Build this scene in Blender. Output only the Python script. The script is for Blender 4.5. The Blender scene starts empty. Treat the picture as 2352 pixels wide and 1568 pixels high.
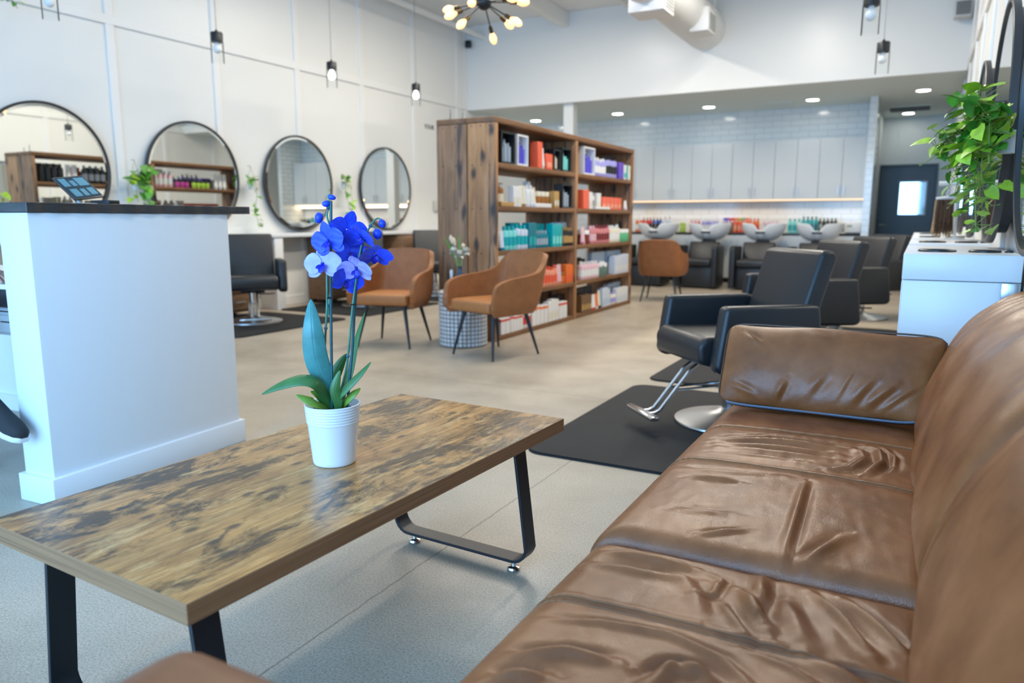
import bpy, bmesh, math, random
import numpy as np
from mathutils import Vector, Matrix
SC = bpy.context.scene
COL = SC.collection
PI = math.pi
R = math.radians
random.seed(7)

# ------------------------------------------------------------------ camera
cam_d = bpy.data.cameras.new('camera')
cam = bpy.data.objects.new('camera', cam_d)
COL.objects.link(cam)
cam.location = (0, 0, 1.10)
cam.rotation_euler = (R(90 - 9.309), 0, R(28.486))
cam_d.sensor_width = 36
cam_d.lens = 1706.5 * 36 / 2352
cam_d.clip_start = 0.02
cam_d.dof.use_dof = True
cam_d.dof.focus_distance = 2.05
cam_d.dof.aperture_fstop = 2.8
SC.camera = cam

# ------------------------------------------------------------------ world, exposure
SC.view_settings.view_transform = 'Standard'
SC.view_settings.look = 'None'
SC.view_settings.gamma = 1
SC.view_settings.use_curve_mapping = False
SC.view_settings.exposure = 0.06
wd = bpy.data.worlds.new('world')
SC.world = wd
wd.use_nodes = True
wd.node_tree.nodes['Background'].inputs[0].default_value = (0.36, 0.62, 1.0, 1)
wd.node_tree.nodes['Background'].inputs[1].default_value = 2.0
SC.cycles.use_denoising = True
SC.cycles.max_bounces = 7
SC.cycles.diffuse_bounces = 4
SC.cycles.glossy_bounces = 4
SC.cycles.transmission_bounces = 4
SC.cycles.transparent_max_bounces = 8
SC.cycles.caustics_reflective = False
SC.cycles.caustics_refractive = False
SC.cycles.sample_clamp_indirect = 6.0

def area(name, loc, rot, sx, sy, power, col, spread=180):
    l = bpy.data.lights.new(name, 'AREA')
    l.shape = 'RECTANGLE'; l.size = sx; l.size_y = sy
    l.energy = power; l.color = col; l.spread = R(spread)
    o = bpy.data.objects.new(name, l); COL.objects.link(o)
    o.location = loc; o.rotation_euler = rot
    return o

# daylight coming in through the storefront windows behind the camera
DAY = (0.26, 0.57, 1.0)
WINX = [-6.3, -4.5, -2.7, -0.9]
for wx in WINX:
    area('daylight', (wx, -2.93, 1.75), (R(90), 0, 0), 1.5, 2.7, (60, 78, 112, 215)[WINX.index(wx)], DAY)
# fill lights added out of view to brighten the hall (housings built further down)
FILL_LAMPS = [(-4.5, 3.4), (-1.7, 3.4), (-4.5, 6.0), (-1.7, 6.0), (-4.5, 8.5), (-1.7, 8.5)]
for lx, ly in FILL_LAMPS:
    area('fill_light', (lx, ly, 4.23), (0, 0, 0), 0.22, 2.2, (20, 58, 114)[FILL_LAMPS.index((lx, ly)) // 2], (1.0, 0.92, 0.80))
# cupboard strip light over the back counter
area('strip_light', (-3.3, 13.78, 1.425), (R(-25), 0, 0), 5.0, 0.22, 22, (1.0, 0.72, 0.48))

# ------------------------------------------------------------------ materials
MATS = {}
def srgb(r, g, b):
    f = lambda c: c / 12.92 if c <= 0.04045 else ((c + 0.055) / 1.055) ** 2.4
    return (f(r / 255), f(g / 255), f(b / 255), 1)
def mat(name, col, rough=0.5, metal=0.0, spec=0.5, vary=0.0, vscale=8.0, bump=0.0, bscale=200.0,
        emis=None, estr=0.0, coat=0.0, trans=0.0, sheen=0.0, alpha=1.0, sss=0.0):
    if name in MATS: return MATS[name]
    m = bpy.data.materials.new(name); m.use_nodes = True
    nt = m.node_tree; b = nt.nodes['Principled BSDF']
    c = col if len(col) == 4 else (*col, 1)
    b.inputs['Base Color'].default_value = c
    b.inputs['Roughness'].default_value = rough
    b.inputs['Metallic'].default_value = metal
    b.inputs['Specular IOR Level'].default_value = spec
    b.inputs['Coat Weight'].default_value = coat
    b.inputs['Transmission Weight'].default_value = trans
    b.inputs['Sheen Weight'].default_value = sheen
    b.inputs['Alpha'].default_value = alpha
    if sss:
        b.inputs['Subsurface Weight'].default_value = sss
        b.inputs['Subsurface Scale'].default_value = 0.01
    if emis:
        b.inputs['Emission Color'].default_value = (*emis[:3], 1)
        b.inputs['Emission Strength'].default_value = estr
    if vary or bump:
        tc = nt.nodes.new('ShaderNodeTexCoord')
    if vary:
        n = nt.nodes.new('ShaderNodeTexNoise'); n.inputs['Scale'].default_value = vscale
        n.inputs['Detail'].default_value = 6; n.inputs['Roughness'].default_value = 0.6
        nt.links.new(tc.outputs['Object'], n.inputs['Vector'])
        r = nt.nodes.new('ShaderNodeValToRGB')
        r.color_ramp.elements[0].position = 0.3; r.color_ramp.elements[1].position = 0.72
        r.color_ramp.elements[0].color = (c[0] * (1 - vary), c[1] * (1 - vary), c[2] * (1 - vary), 1)
        r.color_ramp.elements[1].color = (min(1, c[0] * (1 + vary)), min(1, c[1] * (1 + vary)), min(1, c[2] * (1 + vary)), 1)
        nt.links.new(n.outputs['Fac'], r.inputs['Fac'])
        nt.links.new(r.outputs['Color'], b.inputs['Base Color'])
    if bump:
        n2 = nt.nodes.new('ShaderNodeTexNoise'); n2.inputs['Scale'].default_value = bscale
        n2.inputs['Detail'].default_value = 3
        nt.links.new(tc.outputs['Object'], n2.inputs['Vector'])
        bp = nt.nodes.new('ShaderNodeBump'); bp.inputs['Strength'].default_value = bump
        bp.inputs['Distance'].default_value = 0.01
        nt.links.new(n2.outputs['Fac'], bp.inputs['Height'])
        nt.links.new(bp.outputs['Normal'], b.inputs['Normal'])
    MATS[name] = m
    return m

def ramp(nt, fac, stops):
    r = nt.nodes.new('ShaderNodeValToRGB')
    e = r.color_ramp.elements
    while len(e) < len(stops): e.new(0.5)
    for k, (p, c) in enumerate(stops):
        e[k].position = p; e[k].color = c if len(c) == 4 else (*c, 1)
    nt.links.new(fac, r.inputs['Fac'])
    return r.outputs['Color']
def noise(nt, vec, scale, detail=5, rough=0.6, dist=0.0):
    n = nt.nodes.new('ShaderNodeTexNoise')
    n.inputs['Scale'].default_value = scale; n.inputs['Detail'].default_value = detail
    n.inputs['Roughness'].default_value = rough; n.inputs['Distortion'].default_value = dist
    nt.links.new(vec, n.inputs['Vector'])
    return n.outputs['Fac']
def mapping(nt, vec, scale=(1, 1, 1), rot=(0, 0, 0), loc=(0, 0, 0)):
    mp = nt.nodes.new('ShaderNodeMapping')
    mp.inputs['Scale'].default_value = scale; mp.inputs['Rotation'].default_value = rot
    mp.inputs['Location'].default_value = loc
    nt.links.new(vec, mp.inputs['Vector'])
    return mp.outputs['Vector']
def mix(nt, fac, a, b, mode='MIX'):
    x = nt.nodes.new('ShaderNodeMix'); x.data_type = 'RGBA'; x.blend_type = mode
    for s, v in ((x.inputs[0], fac), (x.inputs[6], a), (x.inputs[7], b)):
        if hasattr(v, 'is_output'): nt.links.new(v, s)
        else: s.default_value = v if not isinstance(v, tuple) or len(v) == 4 else (*v, 1)
    return x.outputs[2]
def mathn(nt, op, a, b=0.0):
    x = nt.nodes.new('ShaderNodeMath'); x.operation = op
    for s, v in ((x.inputs[0], a), (x.inputs[1], b)):
        if hasattr(v, 'is_output'): nt.links.new(v, s)
        else: s.default_value = v
    return x.outputs[0]
def newmat(name, rough=0.5, spec=0.5):
    m = bpy.data.materials.new(name); m.use_nodes = True
    nt = m.node_tree; b = nt.nodes['Principled BSDF']
    b.inputs['Roughness'].default_value = rough; b.inputs['Specular IOR Level'].default_value = spec
    tc = nt.nodes.new('ShaderNodeTexCoord')
    MATS[name] = m
    return m, nt, b, tc.outputs['Object']
def bumpn(nt, b, h, strength, dist=0.01):
    bp = nt.nodes.new('ShaderNodeBump'); bp.inputs['Strength'].default_value = strength
    bp.inputs['Distance'].default_value = dist
    nt.links.new(h, bp.inputs['Height']); nt.links.new(bp.outputs['Normal'], b.inputs['Normal'])

WALL = mat('wall_paint', (0.80, 0.80, 0.77), 0.32, spec=0.4)
CEIL = mat('ceiling_paint', (0.78, 0.79, 0.77), 0.7)
SOFFIT = mat('soffit_paint', (0.69, 0.765, 0.75), 0.75)
TRIM = mat('trim_paint', (0.82, 0.82, 0.80), 0.4)
HALLP = mat('hall_paint', (0.55, 0.62, 0.64), 0.6)
WHITE = mat('white_laminate', (0.80, 0.82, 0.83), 0.35)
CAB = mat('cabinet_white', (0.66, 0.70, 0.72), 0.45)
BLACKM = mat('black_metal', (0.018, 0.02, 0.024), 0.38, metal=0.3)
FRAME = mat('mirror_frame_black', (0.03, 0.03, 0.032), 0.4)
MIRROR = mat('mirror_glass', (0.84, 0.87, 0.85), 0.015, metal=1.0)
CHROME = mat('chrome', (0.72, 0.74, 0.76), 0.16, metal=1.0)
BRUSHED = mat('brushed_steel', (0.62, 0.63, 0.64), 0.30, metal=1.0)
VINYL = mat('black_vinyl', (0.012, 0.014, 0.017), 0.40, spec=0.5, bump=0.05, bscale=350)
MAT_RUBBER = mat('rubber_mat', (0.022, 0.0225, 0.0235), 0.75, spec=0.25, vary=0.12, vscale=5, bump=0.03, bscale=400)
CERAM = mat('white_ceramic', (0.74, 0.78, 0.82), 0.15)
GREEN = mat('leaf_green', (0.10, 0.33, 0.035), 0.4, vary=0.35, vscale=20)
LIME = mat('leaf_lime', (0.38, 0.60, 0.04), 0.4, vary=0.3, vscale=20)
TAN = mat('tan_leatherette', (0.31, 0.115, 0.036), 0.55, vary=0.14, vscale=14, bump=0.12, bscale=260)

def concrete():
    m, nt, b, ob = newmat('polished_concrete', 0.38, 0.45)
    a = noise(nt, ob, 1.3, 8, 0.62)
    base = ramp(nt, a, [(0.3, (0.34, 0.285, 0.215)), (0.5, (0.435, 0.37, 0.285)), (0.72, (0.52, 0.445, 0.35))])
    sp = noise(nt, ob, 160, 3, 0.75)
    spk = ramp(nt, sp, [(0.33, (0.62, 0.62, 0.62)), (0.5, (1, 1, 1)), (0.68, (1.28, 1.28, 1.27))])
    c = mix(nt, 1.0, base, spk, 'MULTIPLY')
    # saw-cut joints
    sx = nt.nodes.new('ShaderNodeSeparateXYZ')
    wob = noise(nt, ob, 9, 4, 0.7)
    nt.links.new(ob, sx.inputs[0])
    w = mathn(nt, 'MULTIPLY', mathn(nt, 'SUBTRACT', wob, 0.5), 0.02)
    fac = None
    for out, pos in ((0, -1.335), (0, -4.9), (1, 4.23), (1, 8.4), (1, 0.05)):
        d = mathn(nt, 'ABSOLUTE', mathn(nt, 'ADD', mathn(nt, 'SUBTRACT', sx.outputs[out], pos), w))
        k = mathn(nt, 'LESS_THAN', d, 0.0032)
        fac = k if fac is None else mathn(nt, 'MAXIMUM', fac, k)
    f2 = mathn(nt, 'MULTIPLY', fac, 0.6)
    c = mix(nt, f2, c, (0.10, 0.09, 0.08))
    nt.links.new(c, b.inputs['Base Color'])
    nt.links.new(ramp(nt, noise(nt, ob, 3, 5), [(0.3, (0.30,) * 3), (0.7, (0.5,) * 3)]), b.inputs['Roughness'])
    return m
CONCRETE = concrete()

def rustic_top():
    m, nt, b, ob = newmat('rustic_table_top', 0.30, 0.5)
    v = mapping(nt, ob, (5.0, 1.6, 1))
    grain = noise(nt, mapping(nt, ob, (34, 2.2, 1)), 2.0, 8, 0.72, 0.5)
    base = ramp(nt, grain, [(0.28, (0.23, 0.108, 0.035)), (0.5, (0.44, 0.218, 0.072)), (0.70, (0.64, 0.36, 0.135))])
    warm = ramp(nt, noise(nt, v, 1.9, 8, 0.68, 0.6), [(0.34, (0.50, 0.45, 0.42)), (0.48, (0.95, 0.92, 0.88)), (0.62, (1.35, 1.28, 1.12))])
    c = mix(nt, 0.9, base, warm, 'MULTIPLY')
    blot = ramp(nt, noise(nt, mapping(nt, ob, (6.0, 2.4, 1), loc=(3, 1, 0)), 1.5, 10, 0.74, 0.5),
                [(0.48, (0, 0, 0)), (0.57, (0.9,) * 3)])
    c = mix(nt, blot, c, (0.042, 0.027, 0.016))
    pale = ramp(nt, noise(nt, mapping(nt, ob, (14, 3.0, 1), loc=(9, 4, 0)), 1.6, 7, 0.7), [(0.54, (0, 0, 0)), (0.68, (0.8,) * 3)])
    c = mix(nt, pale, c, (0.76, 0.46, 0.19))
    knots = nt.nodes.new('ShaderNodeTexVoronoi'); knots.inputs['Scale'].default_value = 1.0; knots.voronoi_dimensions = '2D'
    nt.links.new(mapping(nt, ob, (9, 4.5, 1)), knots.inputs['Vector'])
    kn = ramp(nt, knots.outputs['Distance'], [(0.05, (0.8,) * 3), (0.12, (0, 0, 0))])
    c = mix(nt, kn, c, (0.04, 0.03, 0.025))
    sx = nt.nodes.new('ShaderNodeSeparateXYZ'); nt.links.new(ob, sx.inputs[0])
    pl = mathn(nt, 'ABSOLUTE', mathn(nt, 'SUBTRACT', mathn(nt, 'MODULO', mathn(nt, 'ADD', sx.outputs[0], 2.0), 0.172), 0.086))
    c = mix(nt, mathn(nt, 'MULTIPLY', mathn(nt, 'LESS_THAN', pl, 0.0012), 0.55), c, (0.05, 0.035, 0.025))
    nt.links.new(c, b.inputs['Base Color'])
    nt.links.new(ramp(nt, grain, [(0.3, (0.17,) * 3), (0.7, (0.30,) * 3)]), b.inputs['Roughness'])
    bumpn(nt, b, grain, 0.06, 0.004)
    return m
def wood(name, cols, stretch, scale, rough=0.55, knot=None, dark=None):
    m, nt, b, ob = newmat(name, rough)
    g = noise(nt, mapping(nt, ob, stretch), scale, 7, 0.65, 0.6)
    c = ramp(nt, g, [(0.25, cols[0]), (0.5, cols[1]), (0.75, cols[2])])
    if dark:
        s = ramp(nt, noise(nt, mapping(nt, ob, dark), 1.0, 6, 0.6, 0.8), [(0.54, (0, 0, 0)), (0.62, (0.85,) * 3)])
        c = mix(nt, s, c, (0.05, 0.04, 0.038))
    if knot:
        k = nt.nodes.new('ShaderNodeTexVoronoi'); k.inputs['Scale'].default_value = 1.0; k.voronoi_dimensions = '2D'
        s3 = nt.nodes.new('ShaderNodeSeparateXYZ'); nt.links.new(mapping(nt, ob, knot), s3.inputs[0])
        c3 = nt.nodes.new('ShaderNodeCombineXYZ'); nt.links.new(mathn(nt, 'ADD', s3.outputs[0], s3.outputs[1]), c3.inputs[0]); nt.links.new(mathn(nt, 'ADD', s3.outputs[2], mathn(nt, 'MULTIPLY', g, .5)), c3.inputs[1])
        nt.links.new(c3.outputs[0], k.inputs['Vector'])
        c = mix(nt, ramp(nt, k.outputs['Distance'], [(0.07, (0.92,) * 3), (0.19, (0, 0, 0))]), c, (0.035, 0.028, 0.026))
    nt.links.new(c, b.inputs['Base Color'])
    bumpn(nt, b, g, 0.15, 0.006)
    return m
RUSTIC = rustic_top()
RUSTIC_EDGE = wood('table_edge', [(0.17, 0.078, 0.035), (0.28, 0.138, 0.062), (0.38, 0.20, 0.095)], (1.5, 1.5, 160), 1.0, 0.5)
PLANK = wood('barn_plank', [(0.18, 0.078, 0.032), (0.38, 0.185, 0.078), (0.55, 0.30, 0.14)], (9, 9, 0.9), 1.6, 0.6, (5.0, 5.0, 2.4), (14, 14, 1.0))
PLANKG = wood('barn_plank_grey', [(0.13, 0.066, 0.034), (0.27, 0.145, 0.075), (0.40, 0.23, 0.13)], (9, 9, 0.9), 1.6, 0.65, (5.0, 5.0, 1.9), (14, 14, 0.9))
SHELFW = wood('shelf_wood', [(0.11, 0.052, 0.021), (0.21, 0.10, 0.042), (0.31, 0.16, 0.07)], (12, 1.2, 12), 1.4, 0.55)
CARTW = wood('cart_wood', [(0.14, 0.075, 0.04), (0.24, 0.135, 0.07), (0.33, 0.19, 0.10)], (3, 3, 20), 1.2, 0.55)
DARKTOP = wood('dark_live_edge', [(0.012, 0.012, 0.013), (0.03, 0.029, 0.03), (0.06, 0.055, 0.05)], (3, 3, 14), 1.5, 0.4)

def leather():
    m, nt, b, ob = newmat('brown_leather', 0.34, 0.46)
    c = ramp(nt, noise(nt, ob, 5.5, 6, 0.6), [(0.28, (0.15, 0.047, 0.013)), (0.5, (0.24, 0.081, 0.024)), (0.75, (0.345, 0.132, 0.046))])
    nt.links.new(c, b.inputs['Base Color'])
    v = nt.nodes.new('ShaderNodeTexVoronoi'); v.inputs['Scale'].default_value = 420
    nt.links.new(ob, v.inputs['Vector'])
    h = mathn(nt, 'ADD', mathn(nt, 'MULTIPLY', v.outputs['Distance'], 0.35), mathn(nt, 'MULTIPLY', noise(nt, ob, 26, 5, 0.65), 1.0))
    bumpn(nt, b, h, 0.16, 0.008)
    nt.links.new(ramp(nt, noise(nt, ob, 12, 4), [(0.3, (0.27,) * 3), (0.7, (0.40,) * 3)]), b.inputs['Roughness'])
    return m
LEATHER = leather()
SEAM = mat('seam_thread', (0.055, 0.03, 0.018), 0.7)

def tile(name, axis, c1, mort):
    m, nt, b, ob = newmat(name, 0.12, 0.5)
    rot = {'y': (R(-90), 0, 0), 'x': (0, R(90), R(90))}[axis]
    sx = nt.nodes.new('ShaderNodeSeparateXYZ'); nt.links.new(ob, sx.inputs[0])
    cx = nt.nodes.new('ShaderNodeCombineXYZ')
    nt.links.new(sx.outputs[0 if axis == 'y' else 1], cx.inputs[0]); nt.links.new(sx.outputs[2], cx.inputs[1])
    br = nt.nodes.new('ShaderNodeTexBrick')
    br.inputs['Color1'].default_value = (*c1, 1); br.inputs['Color2'].default_value = (c1[0] * .95, c1[1] * .96, c1[2] * .97, 1)
    br.inputs['Mortar'].default_value = (*mort, 1); br.inputs['Scale'].default_value = 1.0
    br.inputs['Brick Width'].default_value = 0.30; br.inputs['Row Height'].default_value = 0.10
    br.inputs['Mortar Size'].default_value = 0.006
    nt.links.new(cx.outputs[0], br.inputs['Vector'])
    nt.links.new(br.outputs['Color'], b.inputs['Base Color'])
    bumpn(nt, b, mathn(nt, 'SUBTRACT', 1.0, br.outputs['Fac']), 0.3, 0.004)
    return m
TILE_Y = tile('subway_tile', 'y', (0.74, 0.79, 0.80), (0.56, 0.60, 0.61))
TILE_X = tile('subway_tile_side', 'x', (0.74, 0.79, 0.80), (0.42, 0.46, 0.47))

def clear_glass():
    m = bpy.data.materials.new('clear_glass'); m.use_nodes = True
    nt = m.node_tree; nt.nodes.clear()
    o = nt.nodes.new('ShaderNodeOutputMaterial'); mx = nt.nodes.new('ShaderNodeMixShader')
    t = nt.nodes.new('ShaderNodeBsdfTransparent'); g = nt.nodes.new('ShaderNodeBsdfGlossy')
    g.inputs['Roughness'].default_value = 0.03
    f = nt.nodes.new('ShaderNodeLayerWeight'); f.inputs['Blend'].default_value = 0.12
    t.inputs['Color'].default_value = (0.985, 0.99, 0.99, 1)
    nt.links.new(f.outputs['Fresnel'], mx.inputs[0]); nt.links.new(t.outputs[0], mx.inputs[1]); nt.links.new(g.outputs[0], mx.inputs[2])
    nt.links.new(mx.outputs[0], o.inputs[0])
    return m
GLASS = clear_glass()

# ------------------------------------------------------------------ mesh helpers
def B(): return bmesh.new()
def box(bm, x0, y0, z0, x1, y1, z1, bev=0.0, seg=2, mi=0, mtx=None):
    r = bmesh.ops.create_cube(bm, size=1.0)
    vs = r['verts']
    M = Matrix.Translation(((x0 + x1) / 2, (y0 + y1) / 2, (z0 + z1) / 2)) @ Matrix.Diagonal((abs(x1 - x0), abs(y1 - y0), abs(z1 - z0), 1))
    bmesh.ops.transform(bm, matrix=M, verts=vs)
    fs = list({f for v in vs for f in v.link_faces})
    if bev > 0:
        es = list({e for v in vs for e in v.link_edges})
        rb = bmesh.ops.bevel(bm, geom=es, offset=bev, segments=seg, affect='EDGES', profile=0.5)
        vs = list({v for f in rb['faces'] for v in f.verts} | {v for v in vs if v.is_valid})
        fs = list({f for v in vs for f in v.link_faces})
    for f in fs: f.material_index = mi
    if mtx is not None: bmesh.ops.transform(bm, matrix=mtx, verts=vs)
    return vs
def prism(bm, poly, lo, hi, axis='y', bev=0.0, seg=3, mi=0):
    """extrude a 2D polygon; axis = extrusion axis; poly in the other two axes (x,z),(y,z) or (x,y)"""
    def P3(a, b, t): return {'y': (a, t, b), 'x': (t, a, b), 'z': (a, b, t)}[axis]
    v0 = [bm.verts.new(P3(a, b, lo)) for a, b in poly]; v1 = [bm.verts.new(P3(a, b, hi)) for a, b in poly]
    n = len(poly); fs = [bm.faces.new(v0), bm.faces.new(v1[::-1])]
    for k in range(n): fs.append(bm.faces.new((v0[k], v1[k], v1[(k + 1) % n], v0[(k + 1) % n])))
    bmesh.ops.recalc_face_normals(bm, faces=fs)
    for f in fs: f.material_index = mi
    if bev > 0:
        es = list({e for v in v0 + v1 for e in v.link_edges})
        bmesh.ops.bevel(bm, geom=es, offset=bev, segments=seg, affect='EDGES', profile=0.5)
def tube(bm, pts, r, seg=10, mi=0, cap=True):
    pts = [Vector(p) for p in pts]; n = len(pts)
    rs = r if isinstance(r, (list, tuple)) else [r] * n
    rings = []; up = None
    for k, p in enumerate(pts):
        t = (pts[min(k + 1, n - 1)] - pts[max(k - 1, 0)]).normalized()
        if up is None:
            up = Vector((0, 0, 1)) if abs(t.z) < 0.9 else Vector((1, 0, 0))
        a = t.cross(up).normalized(); b2 = a.cross(t).normalized(); up = b2
        rings.append([bm.verts.new(p + (a * math.cos(2 * PI * j / seg) + b2 * math.sin(2 * PI * j / seg)) * rs[k]) for j in range(seg)])
    for k in range(n - 1):
        for j in range(seg):
            f = bm.faces.new((rings[k][j], rings[k][(j + 1) % seg], rings[k + 1][(j + 1) % seg], rings[k + 1][j])); f.material_index = mi
    if cap:
        f = bm.faces.new(rings[0][::-1]); f.material_index = mi
        f = bm.faces.new(rings[-1]); f.material_index = mi
def lathe(bm, prof, seg=24, c=(0, 0, 0), mi=0, mtx=None, mis=None):
    rings = []; nv = []
    for r, z in prof:
        if r <= 1e-6:
            v = bm.verts.new((c[0], c[1], c[2] + z)); rings.append([v]); nv.append(v)
        else:
            ring = [bm.verts.new((c[0] + r * math.cos(2 * PI * j / seg), c[1] + r * math.sin(2 * PI * j / seg), c[2] + z)) for j in range(seg)]
            rings.append(ring); nv += ring
    for k in range(len(rings) - 1):
        a, b2 = rings[k], rings[k + 1]
        m_ = mis[k] if mis else mi
        for j in range(seg):
            if len(a) == 1 and len(b2) == 1: continue
            if len(a) == 1: f = bm.faces.new((a[0], b2[(j + 1) % seg], b2[j]))
            elif len(b2) == 1: f = bm.faces.new((a[j], a[(j + 1) % seg], b2[0]))
            else: f = bm.faces.new((a[j], a[(j + 1) % seg], b2[(j + 1) % seg], b2[j]))
            f.material_index = m_
    if mtx is not None: bmesh.ops.transform(bm, matrix=mtx, verts=nv)
    return nv
def grid(bm, P, closeu=False, closev=False, mi=0):
    """P[i][j] -> 3D point"""
    V = [[bm.verts.new(p) for p in row] for row in P]
    nu, nv = len(V), len(V[0])
    for i in range(nu if closeu else nu - 1):
        for j in range(nv if closev else nv - 1):
            f = bm.faces.new((V[i][j], V[(i + 1) % nu][j], V[(i + 1) % nu][(j + 1) % nv], V[i][(j + 1) % nv])); f.material_index = mi
    return V
def spline(pts, n):
    pts = [Vector(p) for p in pts]; m = len(pts); out = []
    for i in range(n):
        u = i / (n - 1) * (m - 1); k = min(int(u), m - 2); t = u - k
        p0, p1, p2, p3 = pts[max(k - 1, 0)], pts[k], pts[k + 1], pts[min(k + 2, m - 1)]
        out.append(0.5 * ((2 * p1) + (p2 - p0) * t + (2 * p0 - 5 * p1 + 4 * p2 - p3) * t * t + (3 * p1 - p0 - 3 * p2 + p3) * t ** 3))
    return out
def tag(o, label=None, cat=None, group=None, kind=None):
    if label: o['label'] = label
    if cat: o['category'] = cat
    if group: o['group'] = group
    if kind: o['kind'] = kind
    return o
def put(name, bm, m, parent=None, label=None, sharp=38, smooth=True, mods=()):
    me = bpy.data.meshes.new(name)
    bmesh.ops.recalc_face_normals(bm, faces=bm.faces)
    bm.to_mesh(me); bm.free()
    return fin(name, me, m, parent, label, sharp, smooth, mods)
def fin(name, me, m, parent=None, label=None, sharp=38, smooth=True, mods=()):
    for k in (m if isinstance(m, (list, tuple)) else [m]): me.materials.append(k)
    if smooth:
        for p in me.polygons: p.use_smooth = True
        if sharp: me.set_sharp_from_angle(angle=R(sharp))
    o = bpy.data.objects.new(name, me); COL.objects.link(o)
    if parent: o.parent = parent
    if label: o['label'] = label
    for t, kw in mods:
        md = o.modifiers.new(t.lower(), t)
        for a, v in kw.items(): setattr(md, a, v)
    return o
def thing(name, label, cat, loc=(0, 0, 0), rz=0.0, group=None):
    o = bpy.data.objects.new(name, None); COL.objects.link(o)
    o.empty_display_size = 0.1
    o.location = loc; o.rotation_euler = (0, 0, rz)
    return tag(o, label, cat, group)
def struct(name, bm, m, **k):
    return tag(put(name, bm, m, **k), kind='structure')
def copytree(root, loc, rz, label, group=None):
    r = root.copy(); COL.objects.link(r); r.location = loc; r.rotation_euler = (0, 0, rz)
    tag(r, label, group=group)
    for ch in list(root.children):
        c = ch.copy(); COL.objects.link(c); c.parent = r
        for g in list(ch.children):
            d = g.copy(); COL.objects.link(d); d.parent = c
    return r

# ================================================================== SETTING
LW, RW, YS, YB, YH, ZC, ZS = -7.2, 0.40, 11.59, 14.0, 16.2, 4.4, 3.0
bm = B(); box(bm, LW - .1, -3.1, -.12, RW + .1, YH + .1, 0); struct('floor', bm, CONCRETE)
bm = B(); box(bm, LW - .1, -3.1, ZC, RW + .1, YS + .1, ZC + .1); struct('ceiling', bm, CEIL)
bm = B(); box(bm, LW - .1, -3.1, 0, LW, YB + .1, ZC); struct('wall_left', bm, WALL)
bm = B(); box(bm, RW, -3.1, 0, RW + .1, YH + .1, ZC); struct('wall_right', bm, WALL)
bm = B(); box(bm, LW, YS, ZS, RW, YS + .1, ZC); struct('wall_back', bm, WALL)
bm = B(); box(bm, LW, YS + .1, ZS, RW, YH, ZS + .1); struct('ceiling_soffit', bm, SOFFIT)
bm = B(); box(bm, LW, YB, 0, -0.76, YB + .1, ZS); struct('wall_back_tiled', bm, TILE_Y)
bm = B(); box(bm, -0.83, 13.3, 0, -0.72, YB, ZS, mi=0); struct('wall_back_wing', bm, [TILE_X])
bm = B(); box(bm, -0.83, 13.28, 0, -0.72, 13.3, ZS); struct('trim_wing', bm, TILE_Y)
bm = B(); box(bm, -0.83, YB + .1, 0, -0.76, YH, ZS); struct('wall_hall', bm, HALLP)
bm = B()
box(bm, -0.83, YH, 0, -0.80, YH + .1, ZS); box(bm, 0.22, YH, 0, RW, YH + .1, ZS); box(bm, -0.80, YH, 2.13, 0.22, YH + .1, ZS)
struct('wall_hall_end', bm, HALLP)
# storefront wall behind the camera: piers, sill, header, four windows
bm = B(); xs = [LW] + sum([[w - .8, w + .8] for w in WINX], []) + [RW]
for k in range(0, len(xs), 2): box(bm, xs[k], -3.1, 0, xs[k + 1], -3.0, ZC)
for w in WINX: box(bm, w - .8, -3.1, 0, w + .8, -3.0, .35); box(bm, w - .8, -3.1, 3.15, w + .8, -3.0, ZC)
struct('wall_front', bm, WALL)
for i, w in enumerate(WINX):
    bm = B()
    for a, c in ((w - .8, w - .75), (w + .75, w + .8), (w - .02, w + .02)): box(bm, a, -3.08, .35, c, -3.02, 3.15)
    for a, c in ((.35, .4), (3.1, 3.15), (2.4, 2.44)): box(bm, w - .75, -3.08, a, w + .75, -3.02, c)
    f = struct('window_%d' % (i + 1), bm, BLACKM)
    bm = B(); box(bm, w - .75, -3.056, .4, w + .75, -3.05, 3.1); put('pane', bm, GLASS, f)
# board and batten
bm = B()
for k in range(-3, 9): 
    y = 4.91 + (k - 2) * 1.272
    if y > YS - .1: continue
    box(bm, LW, y - .045, .12, LW + .02, y + .045, ZC, .003, 1)
box(bm, LW, YS - .09, 0.12, LW + .02, YS, ZC, .003, 1)
box(bm, LW, -3, 3.0, LW + .024, YS, 3.09, .003, 1)
struct('trim_left', bm, TRIM)
bm = B()
for k in range(-3, 13):
    y = 4.75 + (k - 2) * 1.272
    if y > 16: continue
    box(bm, RW - .022, y - .045, .12, RW, y + .045, min(ZC, ZC if y < YS else ZS), .003, 1)
box(bm, RW - .026, -3, 3.0, RW, YS, 3.09, .003, 1)
struct('trim_right', bm, TRIM)
bm = B(); box(bm, LW, -3, 0, LW + .022, YB, .12, .004, 1); struct('baseboard_left', bm, TRIM)
bm = B(); box(bm, RW - .022, -3, 0, RW, YH, .12, .004, 1); struct('baseboard_right', bm, TRIM)
bm = B(); box(bm, -5.37, 11.69, 0, -5.19, 11.86, ZS, .006, 1); struct('column', bm, TRIM)
bm = B(); box(bm, -5.36, -2.9, 4.18, -5.24, YS, ZC, .004, 1); struct('trim_joist', bm, CEIL)
bm = B(); box(bm, -1.36, -2.9, 4.18, -1.24, YS, ZC, .004, 1); struct('trim_joist_right', bm, CEIL)
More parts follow.
